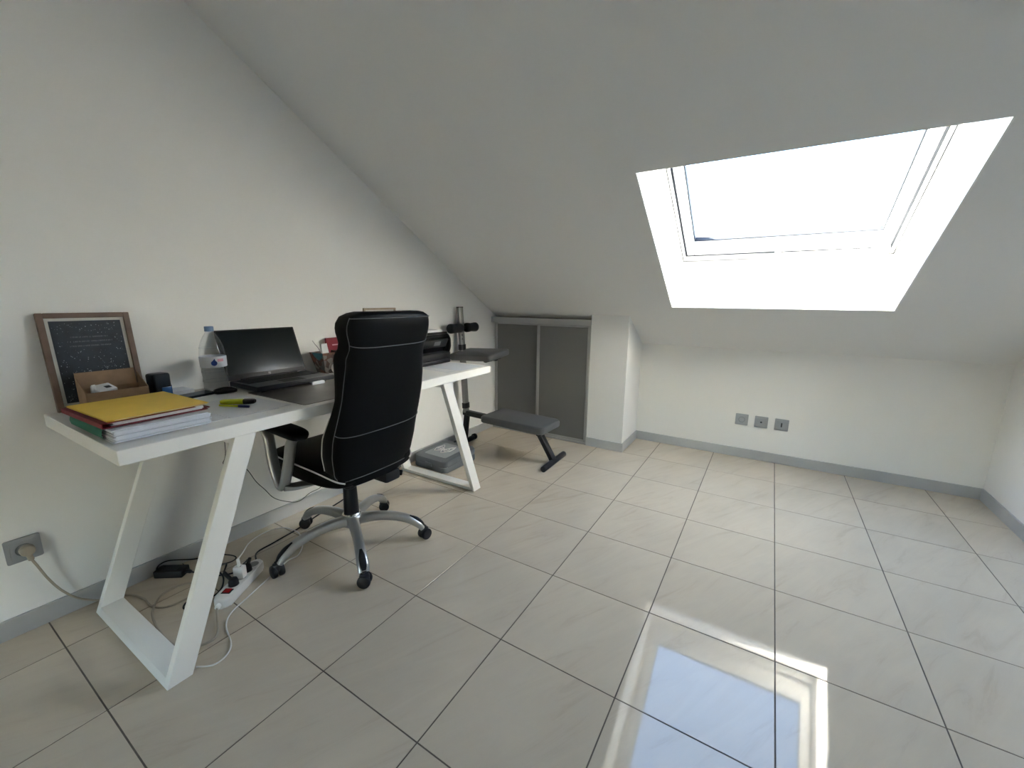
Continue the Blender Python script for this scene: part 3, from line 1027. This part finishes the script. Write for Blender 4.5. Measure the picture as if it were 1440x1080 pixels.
for k in range(len(prof) - 1):
    gp.faces.new((rr[0][k], rr[0][k + 1], rr[1][k + 1], rr[1][k]))
bmesh.ops.solidify(gp, geom=gp.faces[:], thickness=0.0008)
obj('cover', gp, M_greencard, gf, 60)
rfold = thing('red_folder', 'dark red card folder with papers under the yellow one', 'folder', (FXC - 0.022, FYC + 0.008, ZD + 0.0415), math.radians(2))
obj('cover', B(-0.160, 0.160, -0.124, 0.126, 0.0, 0.0022), M_redcard, rfold, smooth=0)
obj('papers', sheet_stack(bmesh.new(), -0.146, 0.150, -0.100, 0.118, 0.0024, 0.0125, 4, 0.003), M_paper, rfold, smooth=0)
obj('spine', B(-0.160, 0.160, -0.1255, -0.1235, 0.0, 0.0135, 0.0005, 1), M_redcard, rfold)
obj('top_cover', B(-0.160, 0.158, -0.124, 0.095, 0.0126, 0.0138), M_redcard, rfold, smooth=0)
obj('corner_tab', B(0.110, 0.150, 0.118, 0.136, 0.0023, 0.0050), M_redbox, rfold, smooth=0)
yf = thing('yellow_folder', 'yellow card folder lying on top of the folder pile', 'folder', (FXC - 0.027, FYC + 0.018, ZD + 0.0558), math.radians(2.5))
obj('back_cover', B(-0.158, 0.154, -0.122, 0.120, 0.0, 0.0008), M_yellow, yf, smooth=0)
obj('papers', B(-0.145, 0.150, -0.105, 0.118, 0.0008, 0.0034), M_paper, yf, smooth=0)
obj('front_cover', B(-0.158, 0.156, -0.122, 0.124, 0.0034, 0.0043), M_yellow, yf, smooth=0)

# loose sheets beside the pile with the pens
ls = thing('loose_sheets', 'loose white printed sheets on the desk under the highlighter', 'paper', (0.455, -0.70, ZD), math.radians(4))
obj('sheet', B(-0.150, 0.150, -0.135, 0.075, 0.0, 0.0016, M=Matrix.Rotation(math.radians(-7), 4, 'Z')), M_paper, ls, smooth=0)
obj('sheet', B(-0.148, 0.150, -0.105, 0.105, 0.0017, 0.0034), M_paper, ls, smooth=0)
ZS = ZD + 0.0034

hl = thing('highlighter', 'yellow highlighter with black cap lying on the loose sheets', 'highlighter', (0.437, -0.686, ZS + 0.0095), math.radians(-43 + 83))
hlb = bmesh.new()
sweep(hlb, [(-0.062, 0, 0), (-0.056, 0, 0), (-0.03, 0, 0), (0.018, 0, 0)], [(0.007, 0.006), (0.011, 0.008), (0.0125, 0.009), (0.0125, 0.009)], (0, 1, 0), 16, 3.0)
obj('barrel', hlb, M_hl, hl)
hlc = bmesh.new()
sweep(hlc, [(0.018, 0, 0), (0.035, 0, 0), (0.050, 0, 0), (0.056, 0, 0)], [(0.0130, 0.0095), (0.0130, 0.0095), (0.012, 0.0088), (0.008, 0.006)], (0, 1, 0), 16, 3.0)
obj('cap', hlc, M_black, hl)
bp_ = thing('ballpoint_pen', 'thin pen with dark blue cap lying beside the highlighter', 'pen', (0.487, -0.712, ZS + 0.0045), math.radians(25))
obj('barrel', cyl(bmesh.new(), (-0.075, 0, 0), (0.0, 0, 0), 0.0036, 10), M_hl, bp_)
obj('cap', cyl(bmesh.new(), (0.0, 0, 0), (0.042, 0, 0), 0.0045, 12, 0.0015), M_penblue, bp_)

# block gadget, notepad, phone behind the pile
blk = thing('desk_gadget', 'dark navy cube-shaped gadget with blue base beside the poster', 'gadget', (0.075, -0.800, ZD), math.radians(8))
obj('body', B(-0.028, 0.028, -0.030, 0.030, 0.0, 0.100, 0.009, 3), M_navy, blk)
obj('front_panel', B(0.0275, 0.0310, -0.006, 0.027, 0.006, 0.046, 0.003, 2), M_blue, blk)
obj('side_band', B(-0.020, 0.022, 0.0295, 0.0325, 0.005, 0.050, 0.002, 2), M_blue, blk)
npd = thing('notepad', 'small stack of pale notes lying behind the black phone', 'notepad', (0.055, -0.735, ZD), math.radians(4))
obj('pages', sheet_stack(bmesh.new(), -0.045, 0.045, -0.035, 0.035, 0.0, 0.020, 5, 0.002), M_paper, npd, smooth=0)
obj('cover', B(-0.047, 0.046, -0.037, 0.036, 0.020, 0.0215), M_paper2, npd, smooth=0)
clip = thing('name_badge', 'flat clear plastic holder with pale card lying behind the phone', 'badge', (0.050, -0.672, ZD), math.radians(-8))
obj('card', B(-0.030, 0.030, -0.040, 0.035, 0.0, 0.003), M_palewood, clip, smooth=0)
obj('sleeve', B(-0.034, 0.034, -0.045, 0.042, 0.003, 0.0045, 0.0005, 1), M_pet, clip, smooth=0)
ph = thing('smartphone', 'black glossy phone lying flat between folders and bottle', 'phone', (0.140, -0.720, ZD), math.radians(10))
obj('phone_body', prism(bmesh.new(), rrect(0.036, 0.074, 0.008), 0, 0.008, 0.002, 2), M_charcoal, ph)
obj('phone_screen', prism(bmesh.new(), rrect(0.034, 0.072, 0.007), 0.008, 0.0086), M_black_gloss, ph, smooth=0)
ms = thing('computer_mouse', 'small black mouse in front of the water bottle', 'mouse', (0.190, -0.622, ZD), math.radians(75))
mb = bmesh.new()
sweep(mb, [(-0.040, 0, 0.008), (-0.030, 0, 0.011), (0.0, 0, 0.0135), (0.028, 0, 0.011), (0.040, 0, 0.008)], [(0.012, 0.006), (0.022, 0.011), (0.026, 0.0135), (0.023, 0.010), (0.012, 0.006)], (0, 1, 0), 20, 2.6)
obj('mouse_shell', mb, M_black_gloss, ms, 60)
obj('scroll_wheel', cyl(bmesh.new(), (0.022, -0.003, 0.0205), (0.022, 0.003, 0.0205), 0.005, 12), M_charcoal, ms)

# water bottle
wb = thing('water_bottle', 'clear plastic water bottle with blue cap beside the laptop', 'bottle', (0.105, -0.6165, ZD))
prof = [(0, 0.004), (0.030, 0.0), (0.041, 0.006), (0.044, 0.018), (0.044, 0.055), (0.0425, 0.062), (0.044, 0.070), (0.045, 0.095), (0.0435, 0.100), (0.0455, 0.106), (0.0465, 0.150),
        (0.0455, 0.165), (0.042, 0.190), (0.034, 0.215), (0.024, 0.234), (0.0155, 0.246), (0.0145, 0.252), (0.0145, 0.262)]
obj('bottle_body', lathe(bmesh.new(), prof, 32), M_pet, wb, 60)
lab = bmesh.new()
lathe(lab, [(0.0462, 0.105), (0.0472, 0.107), (0.0478, 0.148), (0.0468, 0.150)], 32)
obj('label', lab, M_label, wb, 60, label='pale label band with blue and pink marks')


def on_cyl(bm, r, a0, pts, z0):
    """flat outline wrapped on the bottle; pts = (arc metres, height)"""
    bm.faces.new([bm.verts.new((r * math.cos(a0 + p[0] / r), r * math.sin(a0 + p[0] / r), z0 + p[1])) for p in pts])


va = math.atan2(-1.42 + 0.6165, 2.08 - 0.105)
lg = bmesh.new()
on_cyl(lg, 0.0484, va + 0.05, [(0.011 * math.cos(i * PI / 8) * (1 if i < 16 else 1), 0.011 * math.sin(i * PI / 8)) for i in range(16)], 0.124)
on_cyl(lg, 0.0484, va + 0.05, [(-0.006, 0.008), (0.006, 0.008), (0.003, 0.019)], 0.124)
obj('label_mark', lg, M_logo_blue, wb, smooth=0)
lg = bmesh.new()
for i in range(8):
    on_cyl(lg, 0.0484, va + 0.55, [(-0.012 + i * 0.003, -0.004), (-0.009 + i * 0.003, -0.004), (-0.009 + i * 0.003, 0.008), (-0.012 + i * 0.003, 0.008)], 0.133)
obj('label_mark', lg, M_logo_pink, wb, smooth=0)
obj('bottle_cap', lathe(bmesh.new(), [(0.0148, 0.252), (0.0165, 0.252), (0.0165, 0.270), (0.0150, 0.2725), (0, 0.2725)], 24), M_cap, wb)
for z in (0.046, 0.0855, 0.185):
    rb = bmesh.new()
    r_ = {0.046: 0.0445, 0.0855: 0.0452, 0.185: 0.0436}[z]
    tube(rb, [(r_ * math.cos(2 * PI * i / 24), r_ * math.sin(2 * PI * i / 24), z) for i in range(25)], 0.0012, 6, 1)
    obj('rib', rb, M_pet, wb, 60)

# laptop: local x forward from hinge, y along hinge
LP = thing('laptop', 'open black laptop with dark screen on the desk by the wall', 'laptop', (0.100, -0.385, ZD), math.radians(0.5))
LW = 0.180
obj('base', B(0.0, 0.222, -LW, LW, 0.010, 0.030, 0.004, 2), M_charcoal, LP)
obj('palm_rest', B(0.004, 0.221, -LW + 0.003, LW - 0.003, 0.0300, 0.0318, 0.0008, 1), M_lapsilver, LP)
kb = obj('keyboard', B(0.018, 0.128, -LW + 0.016, LW - 0.016, 0.0318, 0.0326), M_black, LP, smooth=0)
km = bmesh.new()
box(km, -0.0085, 0.0085, -0.0095, 0.0095, 0, 0.0016, 0.0006, 1)
k0 = obj('key', km, M_black, kb, smooth=0)
first = True
for r in range(6):
    for c in range(16):
        if first:
            k = k0; first = False
        else:
            k = k0.copy(); C.objects.link(k); k.parent = kb
        k.location = (0.027 + r * 0.0186, -0.153 + c * 0.0204, 0.0326)
obj('touchpad', B(0.142, 0.210, -0.055, 0.045, 0.0318, 0.0322, 0), M_charcoal, LP, smooth=0)
for yy in (-0.14, 0.14):
    for xx in (0.02, 0.195):
        obj('rubber_foot', cyl(bmesh.new(), (xx, yy, 0.0), (xx, yy, 0.012), 0.010, 12), M_black, LP)
obj('hinge', cyl(bmesh.new(), (-0.002, -0.13, 0.030), (-0.002, 0.13, 0.030), 0.007, 12, 0.001), M_black, LP)
ms_ = Matrix.Translation((-0.004, 0, 0.033)) @ Matrix.Rotation(-math.atan2(0.078, 0.215), 4, 'Y')
sc = obj('screen_lid', B(-0.007, 0.0, -LW, LW, 0.0, 0.229, 0.003, 2, M=ms_), M_black, LP)
obj('display', B(0.0, 0.0008, -LW + 0.008, LW - 0.008, 0.022, 0.222, M=ms_), M_screen, sc, smooth=0)
hp = bmesh.new()
for i, (yy, h) in enumerate(((-0.0035, 0.0055), (-0.0012, 0.0035), (0.0012, 0.0035), (0.0035, 0.0055))):
    vv_ = [hp.verts.new(ms_ @ Vector((0.0009, yy + sx * 0.0006 + sz * 0.0018, 0.0115 + (0.0015 if i < 2 else -0.0015) + sz * h))) for sx, sz in ((-1, -1), (1, -1), (1, 1), (-1, 1))]
    hp.faces.new(vv_)
obj('maker_mark', hp, M_socket, sc, smooth=0)
er = thing('eraser', 'small white eraser on the desk at the laptop front edge', 'eraser', (0.330, -0.300, ZD + 0.0021), math.radians(2))
obj('eraser_block', B(-0.012, 0.010, -0.032, 0.032, 0.0, 0.013, 0.002, 2), M_paper, er)

# desk pad
dm = prism(bmesh.new(), rrect(0.195, 0.300, 0.012), 0, 0.002, 0.0006, 1)
o = tag(obj('desk_pad', dm, M_mat), 'smoky brown translucent desk pad in front of the laptop', 'desk pad')
o.location = (0.440, -0.265, ZD)
o.rotation_euler = (0, 0, math.radians(2))

# pen pot and what is in it
pp = thing('pen_pot', 'square tapered pen pot with dark collage print beside the laptop', 'pen pot', (0.085, -0.075, ZD), math.radians(4))
bm = bmesh.new()
rings = []
for z, h in ((0.0, 0.040), (0.112, 0.066), (0.112, 0.063), (0.004, 0.037)):
    rings.append([bm.verts.new((sx * h * 0.8, sy * h, z)) for sx, sy in ((-1, -1), (1, -1), (1, 1), (-1, 1))])
for a, b in zip(rings[:-1], rings[1:]):
    for k in range(4):
        bm.faces.new((a[k], a[(k + 1) % 4], b[(k + 1) % 4], b[k]))
bm.faces.new(rings[0][::-1]); bm.faces.new(rings[3])
obj('pot', bm, M_collage, pp, smooth=0)
tq = bmesh.new()
tq.faces.new([tq.verts.new(p) for p in ((-0.030, -0.0660, 0.112), (0.052, -0.0660, 0.112), (0.040, -0.0603, 0.0875), (0.010, -0.0567, 0.072), (-0.018, -0.0609, 0.090))])
bmesh.ops.translate(tq, vec=(0, -0.0008, 0), verts=tq.verts[:])
obj('flower_print', tq, M_teal, pp, smooth=0)
lo_ = bmesh.new()
sweep(lo_, [(0.095, -0.055, ZD + 0.02), (0.100, -0.115, ZD + 0.115), (0.100, -0.160, ZD + 0.178)], [(0.004, 0.0035), (0.004, 0.003), (0.003, 0.002)], (1, 0, 0), 8, 2.5)
tag(obj('white_pen', lo_, M_white_plastic), 'slim white pen leaning out of the pen pot', 'pen')
cd_ = bmesh.new()
box(cd_, -0.001, 0.001, -0.018, 0.018, -0.073, 0.073, M=Matrix.Translation((0.090, -0.080, ZD + 0.082)) @ Matrix.Rotation(math.radians(8), 4, 'X') @ Matrix.Rotation(math.radians(-3), 4, 'Y'))
tag(obj('note_card', cd_, M_paper, None, 0), 'white card standing in the pen pot', 'card')
rb_ = thing('red_booklet', 'crimson booklet standing upright against the wall behind the chair', 'booklet', (0.030, 0.035, ZD), 0)
obj('booklet_cover', B(-0.007, 0.007, -0.075, 0.075, 0.0, 0.178, 0.001, 1), M_redbox, rb_)
obj('title_strip', B(0.0070, 0.0076, -0.040, 0.022, 0.136, 0.142), M_logo_pink, rb_, smooth=0)
wc = thing('tape_dispenser', 'small white tape dispenser in front of the pen pot', 'tape dispenser', (0.165, -0.078, ZD), math.radians(5))
tp = bmesh.new()
lathe(tp, [(0.014, -0.008), (0.027, -0.008), (0.027, 0.008), (0.014, 0.008), (0.014, -0.008)], 24, Matrix.Translation((0, 0, 0.032)) @ Matrix.Rotation(PI / 2, 4, 'Y'))
obj('tape_roll', tp, M_white_plastic, wc)
obj('dispenser_foot', B(-0.012, 0.014, -0.030, 0.030, 0.0, 0.008, 0.002, 1), M_paper, wc)

# small frame on the wall above the desk behind the chair
sf = thing('small_picture', 'small pale wooden picture frame hanging on the wall behind the chair', 'picture frame', (0.0, 0.364, 0.965))
for y0, y1, z0, z1 in ((-0.124, -0.112, 0, 0.122), (0.112, 0.124, 0, 0.122), (-0.112, 0.112, 0, 0.012), (-0.112, 0.112, 0.110, 0.122)):
    obj('frame_bar', B(0.0, 0.014, y0, y1, z0, z1, 0.001, 1), M_palewood, sf)
obj('picture', B(0.001, 0.006, -0.112, 0.112, 0.012, 0.110), M_matte, sf, smooth=0)

# printer
PRN = thing('printer', 'black multifunction inkjet printer on the far end of the desk', 'printer', (0.235, 0.410, ZD + 0.0012), math.radians(1))
hd_, hw_ = 0.150, 0.175
obj('lower_body', B(-hd_, hd_, -hw_, hw_, 0.0, 0.070, 0.010, 3), M_black, PRN)
up = bmesh.new()
vv = []
for y in (-hw_ + 0.004, hw_ - 0.004):
    vv.append([up.verts.new((x, y, z)) for x, z in ((-hd_ + 0.006, 0.066), (hd_ - 0.050, 0.066), (hd_ - 0.030, 0.095), (hd_ + 0.002, 0.158), (hd_ - 0.012, 0.178), (-hd_ + 0.006, 0.178))])
up.faces.new(vv[0]); up.faces.new(vv[1][::-1])
n6 = 6
for k in range(n6):
    up.faces.new((vv[0][k], vv[1][k], vv[1][(k + 1) % n6], vv[0][(k + 1) % n6]))
bmesh.ops.bevel(up, geom=up.edges[:], offset=0.006, segments=2, affect='EDGES')
obj('upper_body', up, M_black_gloss, PRN)
for s in (-1, 1):
    sd = bmesh.new()
    pts2 = [(-hd_, 0.06), (hd_ - 0.01, 0.06), (hd_ + 0.006, 0.10), (hd_ + 0.004, 0.150), (hd_ - 0.015, 0.180), (-hd_, 0.180)]
    a_ = [sd.verts.new((x, s * hw_, z)) for x, z in pts2]
    b_ = [sd.verts.new((x, s * (hw_ - 0.018), z)) for x, z in pts2]
    sd.faces.new(a_); sd.faces.new(b_[::-1])
    for k in range(6):
        sd.faces.new((a_[k], b_[k], b_[(k + 1) % 6], a_[(k + 1) % 6]))
    bmesh.ops.bevel(sd, geom=sd.edges[:], offset=0.004, segments=2, affect='EDGES')
    obj('side_cheek', sd, M_black, PRN)
mpan = Matrix.Translation((hd_ - 0.013, 0.0, 0.128)) @ Matrix.Rotation(math.atan2(0.032, 0.063), 4, 'Y')
pan = obj('control_panel', B(-0.004, 0.006, -hw_ + 0.022, hw_ - 0.022, -0.030, 0.026, 0.004, 2, M=mpan), M_charcoal, PRN)
obj('panel_display', B(0.006, 0.0068, 0.030, 0.085, -0.014, 0.014, 0, M=mpan), mat('grey_panel_display', (0.16, 0.165, 0.17), 0.3), pan, smooth=0)
obj('output_tray', B(hd_ - 0.02, hd_ + 0.028, -0.115, 0.135, 0.020, 0.030, 0.003, 2), M_charcoal, PRN)
obj('scanner_lid', B(-hd_ + 0.002, hd_ - 0.020, -hw_ + 0.004, hw_ - 0.004, 0.178, 0.192, 0.005, 2), M_black, PRN)
mt_ = Matrix.Translation((-hd_ + 0.030, 0.0, 0.190)) @ Matrix.Rotation(math.radians(-25), 4, 'Y')
obj('paper_support', B(-0.004, 0.004, -0.10, 0.135, 0.0, 0.052, 0.003, 2, M=mt_), M_charcoal, PRN)
tp_ = tag(obj('paper_stack', sheet_stack(bmesh.new(), -0.10, 0.11, -0.15, 0.145, 0, 0.012, 3, 0.002), M_paper, None, 0), 'white paper sheets lying on top of the printer', 'paper')
tp_.location = (0.235, 0.408, ZD + 0.0012 + 0.192)
ps = thing('printed_pages', 'white printed pages lying on the desk under the printer', 'paper', (0.520, 0.425, ZD), math.radians(-3))
obj('page', B(-0.150, 0.105, -0.140, 0.070, 0, 0.0006), M_paper, ps, smooth=0)
obj('page', B(-0.150, 0.122, -0.060, 0.150, 0.0006, 0.0012, M=Matrix.Rotation(math.radians(5), 4, 'Z')), M_paper2, ps, smooth=0)

# ------------------------------------------------------------------ cables, power strip, adapter on the floor
fl = lambda u, v, z=0.004: Vector((*px(u, v, 2, z)[:2], z))

a0, a1 = fl(309, 857, 0.0), fl(365, 797, 0.0)
mid = (a0 + a1) / 2
sa = math.atan2(a1.y - a0.y, a1.x - a0.x)
SLN = (a1 - a0).length / 2
ca, sa_ = math.cos(sa), math.sin(sa)
SG = (mid.x - ca * (SLN + 0.013), mid.y - sa_ * (SLN + 0.013), 0.014)

plug = thing('power_plug', 'beige round plug sitting in the wall socket near the desk', 'plug', (0.011, -1.210, 0.298))
obj('plug_body', cyl(bmesh.new(), (0, 0, 0), (0.030, 0, 0), 0.0185, 24, 0.006), M_beige, plug)
obj('plug_neck', cyl(bmesh.new(), (0.018, 0, -0.010), (0.018, 0.004, -0.038), 0.0075, 14, 0.002), M_beige, plug)
pts = [(0.029, -1.206, 0.262), (0.030, -1.198, 0.235), (0.026, -1.180, 0.170), (0.022, -1.155, 0.105), (0.024, -1.120, 0.050), (0.040, -1.070, 0.015)]
pts += [(0.045, -1.025, 0.004), (0.085, -0.992, 0.004), (0.150, -0.976, 0.004), (0.225, -0.975, 0.004)]
pts += [fl(u, v, 0.0045) for u, v in ((235, 853), (262, 842), (284, 828), (274, 820), (250, 824), (226, 838))]
pts += [(0.265, -0.985, 0.0105), (0.330, -1.002, 0.004), (0.410, -1.010, 0.004), (0.500, -1.008, 0.004), (0.560, -0.985, 0.004), (0.590, -0.940, 0.004), (0.570, -0.905, 0.005), SG]
tag(obj('beige_cord', tube(bmesh.new(), pts, 0.0036, 8), M_beige), 'beige power cord looping from the wall plug to the white power strip', 'cord')

# power strip
PS = thing('power_strip', 'white multi-socket power strip with red switch under the desk', 'power strip', mid, sa)
obj('strip_body', prism(bmesh.new(), rrect(SLN, 0.029, 0.022), 0.0, 0.038, 0.008, 3), M_white_plastic, PS, 50)
obj('switch_bezel', B(-SLN + 0.036, -SLN + 0.064, -0.017, 0.017, 0.036, 0.0395, 0.001, 1), M_black, PS)
obj('rocker_switch', B(-SLN + 0.039, -SLN + 0.061, -0.013, 0.013, 0.0395, 0.0435, 0.0015, 1), M_red_switch, PS)
for i in range(4):
    xx = -SLN + 0.088 + i * 0.043
    if xx > SLN - 0.02:
        break
    w_ = bmesh.new()
    lathe(w_, [(0.0195, 0.0382), (0.0180, 0.0386), (0.0165, 0.0382), (0, 0.0381)], 20, Matrix.Translation((xx, 0, 0)))
    obj('outlet', w_, mat('outlet_grey', (0.30, 0.30, 0.29), 0.5), PS)
obj('cord_gland', cyl(bmesh.new(), (-SLN - 0.014, 0, 0.016), (-SLN + 0.005, 0, 0.018), 0.009, 14, 0.002), M_white_plastic, PS)
ca, sa_ = math.cos(sa), math.sin(sa)


def on_strip(x, y, z):
    return Vector((mid.x + ca * x - sa_ * y, mid.y + sa_ * x + ca * y, z))



def flat_plug(name, label, x, m):
    p = thing(name, label, 'plug', on_strip(x, 0, 0.0388), sa)
    obj('plug_body', lathe(bmesh.new(), [(0, 0), (0.0175, 0), (0.0175, 0.016), (0.014, 0.026), (0, 0.030)], 20), m, p)
    return p


p1 = flat_plug('black_plug', 'black plug in the power strip next to the red switch', -SLN + 0.088, M_black)
obj('plug_neck', cyl(bmesh.new(), (0.0, 0.006, 0.020), (0.010, 0.040, 0.045), 0.007, 12, 0.002), M_black, p1)
p3 = flat_plug('black_plug', 'black plug at the far end of the power strip', -SLN + 0.088 + 0.086, M_black)
obj('plug_neck', cyl(bmesh.new(), (0.004, 0.0, 0.020), (0.034, 0.006, 0.034), 0.007, 12, 0.002), M_black, p3)
ch = thing('usb_charger', 'white phone charger plugged into the power strip', 'charger', on_strip(-SLN + 0.131, 0, 0.0388), sa)
obj('charger_body', B(-0.014, 0.014, -0.020, 0.020, 0.0, 0.050, 0.005, 2), M_white_plastic, ch)
obj('usb_port', B(-0.003, 0.003, -0.007, 0.007, 0.0495, 0.0505), M_dark, ch, smooth=0)
obj('cable_plug', cyl(bmesh.new(), (0.0, 0.0, 0.048), (0.008, 0.008, 0.078), 0.006, 12, 0.002), M_white_plastic, ch)
c0 = on_strip(-SLN + 0.139, 0.008, 0.0388 + 0.076)
pts = [c0, c0 + Vector((-0.004, 0.02, 0.012))] + [fl(u, v, z) for u, v, z in ((352, 762, 0.10), (374, 748, 0.06), (398, 742, 0.02), (418, 748, 0.004), (426, 762, 0.004), (420, 780, 0.004), (404, 789, 0.004), (380, 811, 0.004), (346, 842, 0.004), (325, 862, 0.004), (318, 880, 0.004), (325, 905, 0.004), (318, 922, 0.004), (300, 935, 0.004), (276, 938, 0.004))]
tag(obj('charging_cable', tube(bmesh.new(), pts, 0.0026, 8), M_white_plastic), 'thin white charging cable winding over the floor around the chair base', 'cable')

# adapter brick and black cords
b0, b1 = fl(225, 815, 0.0), fl(256, 814, 0.0)
bm_ = (b0 + b1) / 2 + Vector((-0.03, 0.015, 0))
ba = math.atan2(b1.y - b0.y, b1.x - b0.x)
AD = thing('power_adapter', 'black laptop power adapter brick on the floor by the baseboard', 'power adapter', (max(bm_.x, 0.062), bm_.y, 0.0), ba)
obj('brick', B(-0.056, 0.056, -0.025, 0.025, 0.0, 0.031, 0.004, 2), M_black, AD)
obj('rating_label', B(-0.035, 0.030, -0.016, 0.016, 0.031, 0.0314), M_charcoal, AD, smooth=0)
obj('strain_relief', cyl(bmesh.new(), (0.054, 0, 0.015), (0.078, 0.0, 0.012), 0.007, 12, 0.002), M_black, AD)
adm = Vector(AD.location)
ad_r = adm + Vector((math.cos(ba), math.sin(ba), 0)) * 0.076 + Vector((0, 0, 0.011))
ad_l = adm - Vector((math.cos(ba), math.sin(ba), 0)) * 0.055 + Vector((0, 0, 0.015))
tag(obj('adapter_cord', tube(bmesh.new(), [ad_r, fl(300, 809), fl(318, 808), fl(336, 803), on_strip(-SLN + 0.20, 0.05, 0.03), on_strip(-SLN + 0.208, 0.008, 0.0388 + 0.034)], 0.0032, 8), M_black),
    'black cord running from the adapter brick to the far strip plug', 'cord')
c1 = on_strip(-SLN + 0.098, 0.040, 0.0388 + 0.045)
tag(obj('looped_cord', tube(bmesh.new(), [c1, c1 + Vector((-0.02, 0.02, 0.02)), fl(306, 800, 0.02), fl(314, 812), fl(311, 828), fl(296, 840), fl(266, 845), fl(258, 855), fl(270, 856), fl(282, 846)], 0.0032, 8), M_black),
    'black cord looping on the floor from the plug beside the red switch', 'cord')
lp_ = [ad_l, ad_l + Vector((-0.006, 0.0, 0.014))] + [px(u, v, 0, 0.035) for u, v in ((226, 793), (240, 788), (275, 786))] + [fl(305, 780, 0.02), fl(326, 781, 0.01), fl(332, 785), fl(322, 791), fl(300, 795)]
tag(obj('laptop_lead', tube(bmesh.new(), lp_, 0.0026, 8), M_black), 'thin black lead arching behind the adapter brick along the baseboard', 'cord')
tag(obj('floor_cord', tube(bmesh.new(), [on_strip(-SLN + 0.205, 0.0, 0.012) + Vector((0.0, 0.035, -0.008)), fl(360, 779), fl(385, 763), fl(418, 744), fl(446, 725), fl(474, 708), fl(486, 700)], 0.0034, 8), M_black),
    'straight black cord running along the floor under the chair', 'cord')
hp_ = [px(u, v, 0, 0.025) for u, v in ((316, 612), (317, 634), (314, 652), (330, 650), (347, 660), (360, 677), (372, 688), (385, 700), (402, 705), (420, 705), (436, 693), (452, 684), (470, 660))]
hp_[0].z = DZ - DTH
tag(obj('hanging_cable', tube(bmesh.new(), hp_, 0.0017, 6), M_charcoal), 'thin dark cable hanging below the desk against the wall', 'cable')
